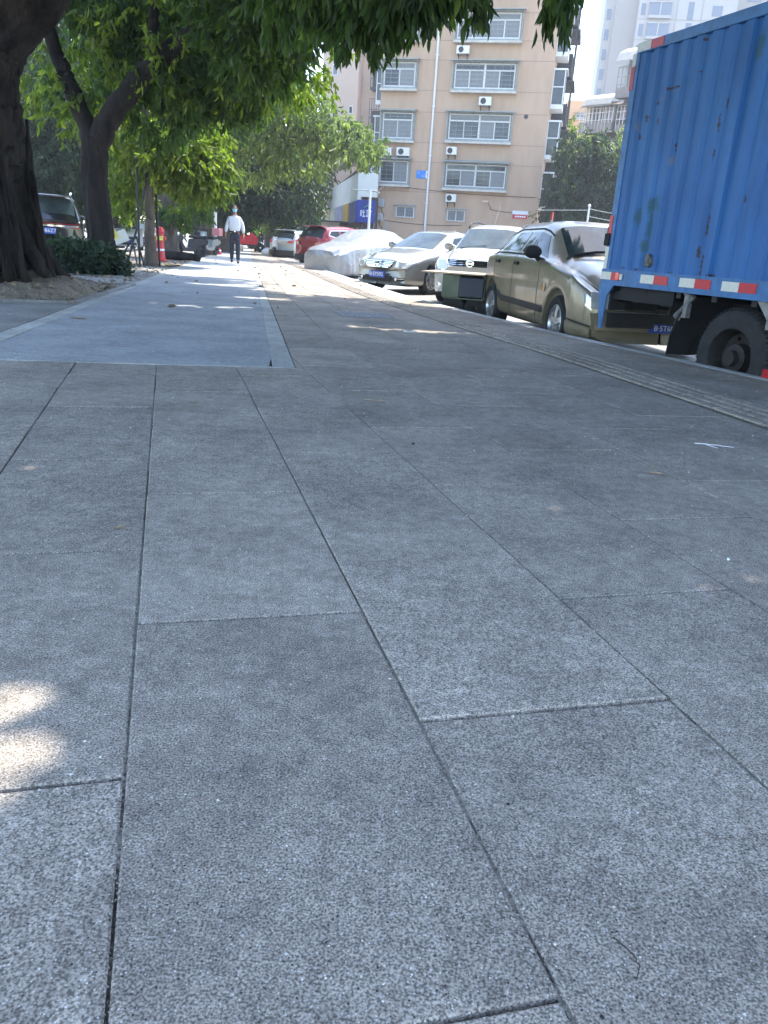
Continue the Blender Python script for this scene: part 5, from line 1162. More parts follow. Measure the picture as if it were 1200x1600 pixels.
for fl_ in range(7, 20):
    z = fl_ * 3.0 + .6
    f = MB(); f.box(5.2, 8.8, -1.9, -1.2, z - .5, z - .1); f.box(5.2, 8.8, -1.8, -1.2, z + 1.75, z + 1.95); f.box(6.9, 7.1, -1.78, -1.6, z - .1, z + 1.75); fo = f.build('bay_window', M_HRL, h_)
    p = MB(); p.box(5.3, 8.7, -1.7, -1.25, z - .1, z + 1.75); p.build('pane', M_HRG, fo)
    
    for (xa, xb, ya, za_, zb__) in ((4.0, 4.7, -1.26, 0, 1.7), (11.4, 12.3, -1.26, -.6, 2.0), (15.2, 16.8, -1.26, 0, 1.5), (-1.2, -.5, 1.93, 0, 1.6), (21, 23.2, 1.93, 0, 1.6)): p = MB(); p.box(xa, xb, ya, ya + .05, z + za_, z + zb__); p.build('window', M_HRG, h_)
m = MB(); [m.box(u, u + .12, -1.27, -1.2, 0, 62) for u in (9.6, 13.6)]; [m.box(3.6, 19, -1.26, -1.2, q * 3., q * 3. + .08) for q in range(6, 20)]; m.build('cladding_joint', M_BARD if False else M_HR, h_)
# thin poles behind the hatchback
a = AT(921, 322, 30)
pl = empty('fence_post', (a[0], 30, -.19), 0, 'thin white post with a ball top behind the olive hatchback, wires running right', 'pole')
m = MB(); m.tube([(0, 0, 0), (0, 0, a[2] + .15)], .035, 10); m.lathe([(.001, -.06), (.05, -.03), (.06, 0), (.05, .03), (.001, .06)], (0, 0, a[2] + .2), 'z', 12); m.build('post', M_PIPE, pl, smooth='auto')
m = MB()
for q in (0, -.25): m.tube([(t * 3, 0, a[2] + .1 + q - .05 * t - .12 * math.sin(math.pi * t)) for t in np.linspace(0, 1, 8)], .012, 5)
m.tube([(-1.8, 0, a[2] - .05), (0, 0, a[2] + .05)], .01, 5); m.build('wire', M_CAGE, pl)
a = AT(863, 336, 34)
pl = empty('fence_post', (a[0], 34, -.19), 0, 'short post with a red top right of the salmon block, above the white family car', 'pole')
m = MB(); m.tube([(0, 0, 0), (0, 0, a[2])], .05, 8); m.build('post', M_CAGE, pl); m = MB(); m.tube([(0, 0, a[2]), (0, 0, a[2] + .3)], .055, 8); m.build('cap', M_TAIL, pl)

# ================================================================== trees
def leaf_mesh(name, P, D, L, W, mat, parent, tone, fold=.25, curl=.18, rng=None):
    n = len(P); D = D / (np.linalg.norm(D, axis=1, keepdims=True) + 1e-9)
    R = rng.normal(size=(n, 3)); S_ = np.cross(D, R); S_ /= np.linalg.norm(S_, axis=1, keepdims=True) + 1e-9; U = np.cross(S_, D)
    L = np.asarray(L)[:, None] * np.ones((n, 1)) if np.ndim(L) else np.full((n, 1), L); W = L * W
    V = np.empty((n, 6, 3)); V[:, 0] = P
    V[:, 1] = P + D * L * .32 + S_ * W * .5 + U * W * fold; V[:, 2] = P + D * L * .7 + S_ * W * .4 + U * W * (fold - curl); V[:, 3] = P + D * L - U * L * curl * .6
    V[:, 4] = P + D * L * .7 - S_ * W * .4 + U * W * (fold - curl); V[:, 5] = P + D * L * .32 - S_ * W * .5 + U * W * fold
    me = bpy.data.meshes.new(name); me.vertices.add(n * 6); me.vertices.foreach_set('co', V.ravel().astype(np.float32))
    idx = (np.arange(n)[:, None] * 6 + np.array([0, 1, 2, 3, 0, 3, 4, 5])).ravel().astype(np.int32)
    me.loops.add(n * 8); me.loops.foreach_set('vertex_index', idx); me.polygons.add(n * 2)
    me.polygons.foreach_set('loop_start', np.arange(0, n * 8, 4, dtype=np.int32)); me.update(calc_edges=True)
    at = me.attributes.new('tone', 'FLOAT', 'FACE'); at.data.foreach_set('value', np.repeat(tone, 2).astype(np.float32))
    return link(name, me, mat, parent)
FLECKS = []
def carve(P, mg=.0):
    """openings in the canopy along the sun's direction, so light falls through onto the pavement"""
    keep = np.ones(len(P), bool)
    for gx, gy, ra, rb in FLECKS:
        t = P[:, 2] / SUND[2]; x = P[:, 0] - SUND[0] * t; y = P[:, 1] - SUND[1] * t
        keep &= ~((((x - gx) / (ra + mg)) ** 2 + ((y - gy) / (rb + mg)) ** 2) < 1)
    return keep
def foliage(blobs, seed, L=.15, W=.32, per=10, droop=.8, twig=.35, gap=.0, shell=.45, spread=.8):
    """blobs: (cx,cy,cz,rx,ry,rz,n_twigs). returns P,D,len,tone"""
    rng = np.random.default_rng(seed); Ps, Ds, Ls, Ts = [], [], [], []
    for b in blobs:
        c = np.array(b[:3]); r = np.array(b[3:6]); n = int(b[6])
        u = rng.normal(size=(n, 3)); u /= np.linalg.norm(u, axis=1, keepdims=True); rad = rng.random(n) ** (1 / 3) * (1 - shell) + shell * rng.random(n) ** .2
        T_ = c + u * rad[:, None] * r
        if gap:
            q = T_; f = np.sin(q[:, 0] * 1.9 + 2 * np.sin(q[:, 2] * 1.3)) + np.sin(q[:, 1] * 2.1 + 2 * np.sin(q[:, 0] * .9)) + np.sin(q[:, 2] * 2.9 + q[:, 0]); T_ = T_[f > gap * 3 - 3.0]; n = len(T_)
            u = (T_ - c) / r
        td = u / (np.linalg.norm(u, axis=1, keepdims=True) + 1e-9) * .8 + rng.normal(size=(n, 3)) * .5; td[:, 2] -= droop * .7; td /= np.linalg.norm(td, axis=1, keepdims=True)
        ct = rng.normal(.33, .2, n)
        s_ = rng.random((n, per)); P = T_[:, None] + td[:, None] * s_[..., None] * twig + rng.normal(size=(n, per, 3)) * .02
        D = td[:, None] * .7 + rng.normal(size=(n, per, 3)) * spread; D[..., 2] -= droop
        Ps.append(P.reshape(-1, 3)); Ds.append(D.reshape(-1, 3)); Ls.append((L * rng.uniform(.65, 1.25, (n, per))).ravel()); Ts.append((ct[:, None] + rng.normal(0, .13, (n, per))).ravel())
    return np.concatenate(Ps), np.concatenate(Ds), np.concatenate(Ls), np.clip(np.concatenate(Ts), 0, 1)
def crown(par, blobs, mat, seed, W=.32, name='crown', carv=True, cull=None, **k):
    P, D, Ls, T_ = foliage(blobs, seed, **k)
    kp = carve(P) if carv else np.ones(len(P), bool)
    if cull is not None: kp &= cull(P)
    rng = np.random.default_rng(seed + 1)
    return leaf_mesh(name, P[kp], D[kp], Ls[kp], W, mat, par, T_[kp], rng=rng)
def B(px, py, Y, rx, ry, rz, n):
    c = AT(px, py, Y); k = Y / 1230.; return (c[0], Y, c[2], rx * k, ry, rz * k, n)     # radii rx,rz given in photo pixels
def wpts(l): return [AT(*q) for q in l]
def wig(pts, n, amp, seed):
    """resample a polyline with a Catmull-Rom curve plus a little wander"""
    P = [np.array(p) for p in pts]; P = [2 * P[0] - P[1]] + P + [2 * P[-1] - P[-2]]; out = []; rg = np.random.default_rng(seed)
    for i in range(1, len(P) - 2):
        for t in np.linspace(0, 1, n, endpoint=False):
            out.append(.5 * ((2 * P[i]) + (-P[i - 1] + P[i + 1]) * t + (2 * P[i - 1] - 5 * P[i] + 4 * P[i + 1] - P[i + 2]) * t * t + (-P[i - 1] + 3 * P[i] - 3 * P[i + 1] + P[i + 2]) * t ** 3))
    out.append(P[-2]); o = np.array(out); o[1:-1] += rg.normal(0, amp, (len(o) - 2, 3)); return list(o)
def rad(n, a, b, flare=0): u = np.linspace(0, 1, n); return list(a + (b - a) * u + flare * np.exp(-u * 9))

# ---- the big trunk at the left edge
FLECKS += [(-.66, 1.16, .06, .08), (-.56, .88, .05, .07), (-.52, .7, .03, .03), (.84, 1.88, .0, .0), (.3, 8.25, .65, .16), (-.4, 8.3, .2, .05), (2.25, 6.9, .3, .06), (-2.5, 9.5, .45, .08), (.84, 1.88, .01, .0), (-.6, 15.6, .9, .25), (-1.6, 18.5, .9, .4),
           (-1.9, 11.5, .5, .2), (-3.2, 14.2, .6, .2), (-1.2, 13.5, .5, .2), (-.9, 15.2, .6, .2), (-4.2, 17, .8, .35), (-2.5, 17.4, .6, .25), (.3, 12.4, .3, .1)]
t1 = empty('banyan_tree', (-4.95, 9.95, 0), 0, 'huge dark buttress-rooted tree on a dirt mound at the left edge', 'tree')
OFF = np.array([-4.95, 9.95, 0])
m = MB()
base = np.array([-4.95, 9.95, 0]); tb = [base + np.array([0, 0, -.1]), base + np.array([.0, 0, .5]), (-4.86, 9.85, 1.2), (-4.8, 9.7, 1.9), (-4.75, 9.6, 2.5)]
c = wig(tb, 16, .004, 1); m.tube(c, rad(len(c), .47, .5, .36), 96, jit=.008, lump=.03, seed=2, ridge=.028)
def limb(m, pts, r0, r1, n=8, seed=0, k=14, lump=.08, ridge=0.): c = wig(pts, n, .012 if not ridge else .004, seed); m.tube(c, rad(len(c), r0, r1), k, jit=.03 if not ridge else .01, lump=lump if not ridge else .03, seed=seed, ridge=ridge)
limb(m, [(-4.85, 9.75, 1.7), (-4.7, 9.6, 2.35), (-4.4, 9.5, 2.75), (-3.9, 9.4, 3.1), (-3.3, 9.1, 3.7), (-2.4, 8.7, 4.8), (-1.2, 8.2, 6.2), (.6, 8, 7.4)], .5, .1, 10, 3, 72, ridge=.018)
limb(m, [(-4.9, 9.7, 1.6), (-5.1, 9.7, 3.2), (-5.4, 10, 4.6), (-5.2, 10.6, 7)], .47, .14, 12, 4, 72, ridge=.018)
limb(m, [(-4.85, 9.7, 1.7), (-4.45, 9.45, 2.5), (-4.1, 8.6, 3.9), (-3.6, 6.4, 5.4), (-2, 3, 6.8)], .3, .09, 8, 5, 14)
limb(m, [(-3.3, 9.1, 3.7), (-2.9, 10.5, 5), (-1.8, 13.4, 6.5), (-.5, 15.5, 7.6)], .2, .05, 8, 6, 12)
for i, (ang, L_, r_) in enumerate(((-62, 1.0, .15), (-40, .72, .16), (-95, 1.1, .18), (-130, 1.4, .2), (10, .8, .15), (-15, .62, .13), (175, 1.2, .2), (60, 1.3, .18), (110, 1.2, .18), (-78, .9, .13))):
    a = math.radians(ang); d = np.array([math.cos(a), math.sin(a), 0]); pr_p = np.array([-d[1], d[0], 0])
    limb(m, [base + d * .3 + np.array([0, 0, 1.5]), base + d * .5 + np.array([0, 0, .85]), base + d * .72 + np.array([0, 0, .42]), base + d * (.5 + L_ * .5) + pr_p * .06 + np.array([0, 0, .16]), base + d * (L_ + .2) - pr_p * .1 + np.array([0, 0, .0])], r_, .035, 6, 20 + i, 10, .12)
rg = np.random.default_rng(4)
for i in range(26):      # clinging aerial roots
    a = rg.uniform(-2.6, .9); z0 = rg.uniform(1.2, 2.4); d = np.array([math.cos(a), math.sin(a), 0]); rr_ = .56
    pts = [np.array([-4.84, 9.75, 0]) + d * (rr_ + .3 * math.exp(-z * 2.2)) + np.array([.03 * math.sin(z * 5 + i), 0, z]) for z in np.linspace(z0, .15, 9)]
    m.tube(pts, rg.uniform(.014, .035), 6, seed=i)
m.v = [(x - OFF[0] - .13, y - OFF[1], z) for x, y, z in m.v]
M_BARK1 = pbr('dark fig bark', (.013, .0115, .011), .92, var=(4, .5), c2=(.03, .024, .02), bump=(26, 1., .035), stretch=(1, 1, .28), spec=.1); m.build('trunk', M_BARK1, t1, smooth=True)
# canopy overhead (mostly above the frame) plus the sprays that hang into the top of the picture
def rel(bl, o): return [(b[0] - o[0], b[1] - o[1], b[2] - o[2]) + tuple(b[3:]) for b in bl]
over = []
rg = np.random.default_rng(11)
for x in np.arange(-5.6, 7.0, .95):
    for y in np.arange(1.9, 20.5, .95):
        xx, yy_ = x + rg.uniform(-.3, .3), y + rg.uniform(-.3, .3)
        zz = max(4.6 + .6 * math.sin(x * .9) + .5 * math.sin(y * .7), 2.5 + .40 * yy_) + rg.uniform(-.1, .9)
        if yy_ > 16 and xx > -1: continue
        if yy_ > 14.5 and xx > 1.5: continue
        if yy_ > 13 and xx > 4: continue
        over.append((xx, yy_, zz, .8, .8, .4, 62 if yy_ > 8.5 else 74))
CARVEPTS = True
def crown_off(par, off, blobs, mat, seed, **k):
    W = k.pop('W', .32); P, D, Ls, T_ = foliage(blobs, seed, **k); kp = carve(P, .45 * k.get('L', .15)); P = P[kp] - np.array(off)
    return leaf_mesh(k.get('name', 'crown'), P, D[kp], Ls[kp], W, mat, par, T_[kp], rng=np.random.default_rng(seed + 1))
over += [(.66, 3.7, 5.1, .3, .3, .2, 30), (.7, 3.75, 5.6, .3, .3, .2, 30)]  # extra leaf clumps added to block a stray sun spot on the slabs
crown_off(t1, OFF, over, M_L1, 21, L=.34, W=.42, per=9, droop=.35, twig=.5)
hang = [B(520, -15, 7.2, 55, .5, 20, 50), B(575, 0, 7.0, 46, .4, 20, 60), B(552, 38, 7.1, 20, .3, 20, 22), B(588, 40, 6.9, 18, .25, 18, 16), B(612, 6, 6.9, 34, .4, 18, 38), B(660, -14, 6.8, 36, .4, 14, 30), B(698, -40, 6.6, 24, .3, 12, 8), B(738, -22, 6.5, 14, .3, 12, 10), B(748, 2, 6.5, 7, .2, 7, 4),
        B(868, -26, 6.4, 14, .3, 10, 7), B(874, -4, 6.4, 9, .25, 12, 7), B(858, -2, 6.4, 5, .2, 8, 3), B(884, 12, 6.4, 4, .15, 8, 3), B(655, 12, 6.8, 12, .2, 8, 5),
        B(600, -60, 6.9, 90, .6, 24, 60), B(480, -20, 7.6, 60, .6, 30, 50), B(440, 10, 8.2, 40, .6, 26, 30)]
crown_off(t1, OFF, hang, M_L1, 22, L=.125, W=.3, per=9, droop=1.5, twig=.16, spread=.42)
brn = MB()
for (a, b, c, r_) in (((420, -80, 8.5), (560, -20, 7.2), (600, 40, 6.9), .02), ((560, -60, 7.4), (700, -20, 6.7), (750, 28, 6.5), .016), ((700, -60, 6.8), (850, -30, 6.4), (878, 30, 6.4), .014), ((560, -30, 7.2), (545, 20, 7.1), (550, 60, 7.1), .01)):
    brn.tube([p - OFF for p in wig(wpts([a, b, c]), 8, .008, 3)], [r_ * (1 - .04 * i) for i in range(17)], 6)
brn.build('twigs', M_BARK1, t1)

# ---- the forked tree
def O(p): return np.array([p[0], p[1], 0.])
b2p = AT(158, 372, 16.0); b2p[2] = 0; t2 = empty('street_tree', tuple(b2p), 0, 'forked tree rising from the leafy shrub, second trunk from the left', 'tree')
m = MB(); c = wig([b2p + np.array([.05, 0, -.1]), AT(155, 350, 16), AT(148, 280, 16), AT(148, 215, 16)], 14, .004, 2); m.tube(c, rad(len(c), .23, .24, .16), 60, jit=.012, lump=.04, seed=5, ridge=.014)
limb(m, wpts([(146, 228, 16), (128, 180, 16), (108, 130, 16), (92, 95, 16), (70, 30, 15.8), (40, -80, 15.6)]), .18, .1, 7, 8)
limb(m, wpts([(150, 228, 16), (178, 175, 15.9), (215, 128, 15.7), (248, 92, 15.5), (290, 62, 15.3), (330, 15, 15), (372, -50, 14.6), (420, -160, 14)]), .22, .1, 7, 9)
limb(m, wpts([(240, 98, 15.5), (238, 60, 15.3), (243, 0, 15.2), (240, -80, 15)]), .12, .05, 7, 10)
m.tube([AT(222, 120, 15.65), AT(226, 112, 15.45)], [.09, .08], 10)
m.v = [(x - b2p[0], y - b2p[1], z) for x, y, z in m.v]; m.build('trunk', M_BARK, t2, smooth=True)
bl = [B(200, 10, 17.2, 80, 1.2, 46, 200), B(120, 20, 17.6, 60, 1.2, 46, 150), B(300, 20, 16.8, 80, 1.2, 46, 220), B(360, 0, 15, 60, 1.2, 30, 110), B(400, 50, 14.2, 75, 1.4, 50, 260), B(455, 15, 14, 55, 1.2, 36, 150), B(370, 110, 16, 52, 1., 36, 130), B(415, 95, 15, 50, 1, 28, 110), B(300, 120, 16.5, 50, 1.2, 50, 170), B(200, 100, 17.2, 55, 1, 45, 130), B(120, 120, 18, 45, 1, 45, 120), B(250, 170, 17.5, 50, 1.1, 40, 130), B(340, 170, 16.8, 55, 1.1, 34, 130), B(250, 30, 18, 110, 1.5, 60, 180),
      B(530, -10, 14, 40, 1, 30, 90), B(420, -40, 14, 160, 1.6, 50, 260), B(180, -50, 16, 170, 1.6, 50, 260)]
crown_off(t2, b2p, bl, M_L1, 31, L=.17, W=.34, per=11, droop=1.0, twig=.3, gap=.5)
crown_off(t2, b2p, [B(330, 80, 16.5, 200, 2.2, 80, 330), B(130, 130, 17, 80, 1.5, 70, 160), B(440, 110, 16, 60, 1, 36, 60)], M_L2, 32, L=.16, W=.34, per=8, droop=1.1, twig=.3, gap=.2)  # lighter leaves mixed in, backlight put into their colour

# ---- sapling tied between iron stakes and the row beyond
def row_tree(name, label, bx, Y, top, r0, r1, blobs, mat, seed, bark=None, leafL=.2, extra=None, per=11, gap=.35, limbs=(), lean=0., W=.33, group='trees along the left pavement'):
    b = AT(bx, 380, Y); b[2] = 0; o = empty(name, tuple(b), 0, label, 'tree', group); m = MB()
    tp = np.array([b[0] + lean, Y, top]); c = wig([b + np.array([0, 0, -.1]), b * .6 + tp * .4, tp], 8, .012, seed); m.tube(c, rad(len(c), r0, r1, r0 * .5), 14, jit=.03, lump=.08, seed=seed)
    for l in limbs: limb(m, l, r1 * .8, .03, 6, seed + 3, 9)
    rgl = np.random.default_rng(seed)
    for bb in blobs[:7]:
        e = np.array(bb[:3]); s_ = tp - (tp - b) * rgl.uniform(0, .35); limb(m, [s_, (s_ + e) / 2 + np.array([0, 0, .25]), e], r1 * .5, .02, 5, seed + 7, 7)
    m.v = [(x - b[0], y - b[1], z) for x, y, z in m.v]; m.build('trunk', bark or M_BARK2, o, smooth=True)
    crown_off(o, b, blobs, mat, seed + 50, L=leafL, W=W, per=per, droop=1.0, twig=leafL * 2.2, gap=gap)
    if extra: crown_off(o, b, extra[0], extra[1], seed + 60, L=leafL, W=W, per=per, droop=1.0, twig=leafL * 2.2, gap=.15)
    return o
row_tree('sapling', 'thin young tree held between two iron stakes', 235, 20.5, 4.2, .13, .08,
    [B(215, 215, 21, 45, 1.2, 30, 130), B(270, 240, 21, 48, 1.2, 36, 210), B(310, 265, 21.3, 38, 1.1, 32, 190), B(328, 270, 21.5, 24, .8, 28, 80), B(190, 265, 21.5, 28, 1, 36, 80), B(240, 190, 22, 60, 1.2, 36, 170), B(300, 205, 22, 50, 1.2, 34, 150), B(205, 300, 22, 26, .8, 24, 50), B(300, 320, 22, 14, .4, 14, 20)], M_L2, 41, leafL=.2, W=.34)
row_tree('street_tree', 'stout brown trunk just right of the staked sapling', 262, 27, 4.6, .34, .26,
    [B(330, 150, 27, 70, 2, 50, 260), B(240, 150, 27.5, 60, 2, 50, 200), B(280, 310, 27, 40, 1, 26, 80), B(395, 120, 27, 55, 1.5, 40, 190), B(330, 60, 27, 110, 2, 60, 250)], M_L1, 42, leafL=.24)
row_tree('street_tree', 'dark trunk behind the white pole, left of the walking man', 322, 37, 5, .3, .22,
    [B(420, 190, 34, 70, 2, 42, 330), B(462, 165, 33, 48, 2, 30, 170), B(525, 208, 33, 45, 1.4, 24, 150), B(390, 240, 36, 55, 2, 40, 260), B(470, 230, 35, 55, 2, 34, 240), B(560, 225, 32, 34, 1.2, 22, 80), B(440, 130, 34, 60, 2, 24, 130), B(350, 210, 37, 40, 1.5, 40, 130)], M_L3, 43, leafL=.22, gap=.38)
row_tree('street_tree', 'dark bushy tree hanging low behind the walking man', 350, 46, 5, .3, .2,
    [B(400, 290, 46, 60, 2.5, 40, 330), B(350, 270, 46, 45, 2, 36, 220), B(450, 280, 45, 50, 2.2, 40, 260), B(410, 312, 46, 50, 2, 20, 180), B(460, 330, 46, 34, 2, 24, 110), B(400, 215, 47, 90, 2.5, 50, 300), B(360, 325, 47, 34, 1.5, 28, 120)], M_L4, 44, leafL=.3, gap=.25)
row_tree('street_tree', 'bright green tree over the far end of the parked cars', 420, 56, 5, .3, .2,
    [B(470, 300, 55, 34, 2, 40, 200), B(440, 250, 56, 50, 2.5, 40, 250), B(475, 250, 55, 30, 2, 36, 130), B(430, 330, 57, 40, 2, 20, 130), B(480, 200, 56, 50, 2, 40, 170), B(440, 345, 56, 30, 2, 12, 60)], M_L2, 45, leafL=.32, gap=.3)
row_tree('street_tree', 'distant dark tree closing the view down the pavement', 395, 74, 6, .3, .2,
    [B(400, 250, 74, 110, 4, 90, 480), B(300, 260, 76, 90, 4, 80, 340), B(480, 260, 74, 40, 3, 80, 220), B(400, 340, 74, 100, 3, 24, 260), B(330, 330, 74, 60, 3, 34, 180)], M_L4, 46, leafL=.5, gap=.1)
for i, (px, Y, lab) in enumerate(((70, 34, 'dark tree across the left road seen between the first two trunks'), (-40, 40, 'dark tree across the left road at the very edge of the picture'), (180, 44, 'dark green tree across the left road behind the white cars'), (120, 62, 'tall tree far across the left road behind the black SUV'), (270, 66, 'tree far across the left road behind the motorbikes'))):
    row_tree('roadside_tree', lab, px, Y, 5.2, .32, .22, [B(px, 330 - 20, Y, 60, 2.5, 26, 200), B(px - 30, 250, Y, 80, 3, 60, 330), B(px + 45, 230, Y, 75, 3, 70, 330), B(px, 160, Y, 110, 3, 70, 330), B(px + 10, 80, Y, 120, 3, 60, 260), B(px - 20, 0, Y, 140, 3, 60, 200)], [M_L4, M_L1, M_L2, M_L4, M_L1][i], 70 + i, leafL=.3 if Y < 45 else .45, gap=.15, group='trees across the left road')
# trees right of the salmon block
row_tree('roadside_tree', 'dense dark tree between the salmon block and the truck', 915, 50, 4, .25, .2,
    [B(905, 235, 50, 34, 2, 26, 200), B(940, 255, 50, 38, 2, 34, 260), B(915, 300, 50, 52, 2.4, 40, 380), B(885, 300, 50, 28, 2, 40, 190), B(965, 310, 50, 34, 2, 46, 240), B(905, 335, 50, 60, 2, 24, 250)], M_L4, 80, leafL=.26, gap=.1, group='trees right of the salmon block', extra=([B(945, 228, 49.5, 34, 1.4, 12, 80)], M_L3))  # pale leaves on the crown top paint its sunlit highlight
row_tree('roadside_tree', 'lighter green tree just right of the salmon block, behind the dark one', 878, 62, 4, .2, .16,
    [B(878, 215, 62, 18, 2, 26, 110), B(880, 262, 62, 22, 2, 34, 130), B(868, 310, 62, 22, 2, 30, 90)], M_L2, 81, leafL=.32, gap=.1, group='trees right of the salmon block')
# ---- shrub at the foot of the forked tree
sb = AT(128, 420, 15.2); sb[2] = 0
sh = empty('shrub', tuple(sb), 0, 'low dark green leafy shrub round the foot of the forked tree', 'shrub')
bl = [B(115, 400, 15.3, 38, .6, 22, 330), B(150, 405, 15.2, 34, .6, 20, 260), B(95, 412, 15.1, 24, .5, 14, 120), B(176, 418, 15.1, 18, .4, 12, 90), B(130, 420, 15.0, 55, .5, 10, 220)]
crown_off(sh, sb, bl, M_L4, 90, L=.085, W=.5, per=9, droop=.1, twig=.14, spread=1.); sh.children[0].name = 'foliage'
m = MB(); rg = np.random.default_rng(2)
for i in range(26): a = rg.uniform(0, 6.28); m.tube([(0, 0, 0), (math.cos(a) * .25, math.sin(a) * .2, .2), (math.cos(a) * .6, math.sin(a) * .4, rg.uniform(.25, .5))], [.008, .006, .003], 5)
m.build('stem', M_BARK2, sh)
# ================================================================== street things on the left
iron = pbr('dark iron stake', (.035, .035, .04), .6, .5)
def GP(px, py): p = G(px, py); return p
a = AT(218, 405, 20.0); b = AT(247, 405, 20.6)
st = empty('tree_stakes', (a[0], 20.0, 0), 0, 'black iron stake frame with a top bar holding the young tree upright', 'stakes')
dx, dy = b[0] - a[0], .6; zt_ = AT(218, 237, 20.0)[2]
m = MB(); m.tube([(0, 0, -.1), (.02, 0, zt_)], .028, 8); m.build('stake', iron, st); m = MB(); m.tube([(dx + .04, dy, -.1), (dx - .02, dy, zt_)], .028, 8); m.build('stake', iron, st)
m = MB(); m.tube([(-.02, 0, zt_ - .03), (dx, dy, zt_ - .03)], .022, 8); m.tube([(0, .0, 1.5), (dx, dy, .9)], .014, 6); m.tube([(-.35, .1, 0), (.0, .3, 1.3), (.15, .4, 2.3)], .024, 6); m.build('cross_bar', iron, st)
c0 = AT(200, 405, 19.6)
tb = empty('trestle', (c0[0], 19.6, 0), math.radians(15), 'folding trestle with a yellow and white board leaning by the staked sapling', 'trestle')
m = MB(); m.tube([(-.3, 0, 0), (.12, .05, .62)], .022, 6); m.tube([(.22, -.1, 0), (.12, .05, .62)], .022, 6); m.tube([(.36, .3, 0), (.2, .2, .7)], .022, 6); m.build('leg', iron, tb)
m = MB(); m.box(-.12, .3, -.05, .0, .52, .8, bev=.02); o = m.build('board', pbr('grey white board', (.5, .52, .5), .6), tb); o.rotation_euler = (0, math.radians(-24), 0)
m = MB(); m.box(-.22, .1, -.06, -.052, .66, .84); o = m.build('yellow_panel', pbr('yellow panel', (.6, .55, .12), .6, var=(12, .4)), tb); o.rotation_euler = (0, math.radians(-24), 0)
h0 = AT(251, 404, 24.5)
hy = empty('fire_hydrant', (h0[0], 24.5, 0), 0, 'red hydrant column with a white band standing behind the staked sapling', 'hydrant')
red = pbr('hydrant red', (.5, .03, .03), .45, var=(9, .15))
m = MB(); m.lathe([(.001, 0), (.2, 0), (.2, .05), (.14, .08), (.13, .25), (.115, .28), (.115, .8), (.135, .82), (.13, .9), (.08, .97), (.001, .99)], n=24); m.build('column', red, hy, smooth='auto')
m = MB(); m.lathe([(.12, .3), (.122, .33), (.12, .36)], n=24); m.build('white_band', M_WTXT, hy); m = MB(); m.lathe([(.118, .6), (.12, .64), (.118, .72)], n=24); m.build('yellow_band', MATS['yellow panel'], hy)
m = MB(); m.lathe([(.05, .1), (.06, .17), (.001, .175)], (0, 0, .66), 'x', 14); m.lathe([(.05, -.1), (.06, -.17), (.001, -.175)], (0, 0, .66), 'x', 14); m.build('outlet', red, hy)
l0 = AT(262, 404, 26.5); lg = empty('fallen_log', (l0[0], 26.4, 0), math.radians(-4), 'dark log lying on the soil right of the red hydrant', 'log')
m = MB(); c = wig([(0, 0, .12), (.5, .05, .15), (1.1, -.02, .1)], 6, .01, 3); m.tube(c, rad(len(c), .16, .1), 12, jit=.06, lump=.1); m.build('log', M_BARK, lg, smooth=True)
# white pole with red foot
w0 = AT(337, 394, 39); wp = empty('white_pole', (w0[0], 39, 0), 0, 'white pole with a red and white foot, left of the walking man', 'pole')
m = MB(); m.tube([(0, 0, 0), (0, 0, 2.2)], .07, 12); m.build('post', M_PIPE, wp, smooth='auto'); m = MB(); m.lathe([(.001, .3), (.05, .28), (.11, .05), (.13, 0)], (.18, 0, 0), n=16); m.build('cone', M_TAIL, wp); m = MB(); m.lathe([(.088, .16), (.073, .22)], (.18, 0, 0), n=16); m.build('cone_band', M_WTXT, wp)
# parked electric scooters
def scooter(px, py, Y, ang, body, label, name='parked_scooter', box=None):
    p = AT(px, py, Y); r = empty(name, (p[0], Y, 0), math.radians(ang), label, 'scooter', 'scooters parked under the trees')
    for x in (-.6, .6):
        m = MB(); m.lathe([(.13, -.04), (.2, -.05), (.235, -.03), (.245, 0), (.235, .03), (.2, .05), (.13, .04)], (x, 0, .245), 'y', 22); w_ = m.build('wheel', M_BLK, r, smooth='auto')
        m = MB(); m.lathe([(.14, -.02), (.05, -.035), (.05, .035), (.14, .02)], (x, 0, .245), 'y', 12); m.build('rim', M_DARK, w_)
    m = MB(); m.prism([(-.85, .62), (-.5, .7), (-.1, .66), (-.02, .36), (.32, .33), (.46, .55), (.44, .95), (.5, .98), (.58, .62), (.5, .3), (.3, .22), (-.2, .22), (-.35, .4), (-.8, .5)], -.13, .13, 'y'); m.build('body', body, r)
    m = MB(); m.box(-.75, -.08, -.13, .13, .7, .8, bev=.04); m.build('seat', M_BLK, r)
    m = MB(); m.tube([(.46, 0, .9), (.4, 0, 1.08)], .025, 8); m.tube([(.36, -.34, 1.08), (.42, 0, 1.06), (.36, .34, 1.08)], .016, 8); m.tube([(.38, -.25, 1.08), (.4, -.3, 1.25)], .006, 5); m.tube([(.38, .25, 1.08), (.4, .3, 1.25)], .006, 5); m.build('handlebar', M_DARK, r)
    m = MB(); m.tube([(.6, -.07, .245), (.5, -.07, .7)], .02, 6); m.tube([(.6, .07, .245), (.5, .07, .7)], .02, 6); m.build('fork', M_DARK, r)
    m = MB(); m.lathe([(.001, .6), (.06, .58), (.07, .53)], (0, 0, .82), 'x', 14); m.build('headlight', M_LAMP, r)
    if box: m = MB(); m.box(-.95, -.6, -.18, .18, .84, 1.16, bev=.03); m.build('top_box', box, r)
    return r
blk = pbr('scooter black', (.012, .012, .014), .5); pk = pbr('pink box', (.55, .2, .22), .5)
scooter(296, 398, 31, 240, blk, 'black scooter nearest the brown trunk, left of the others')
scooter(312, 396, 33, 118, blk, 'black scooter in the middle of the three under the trees')
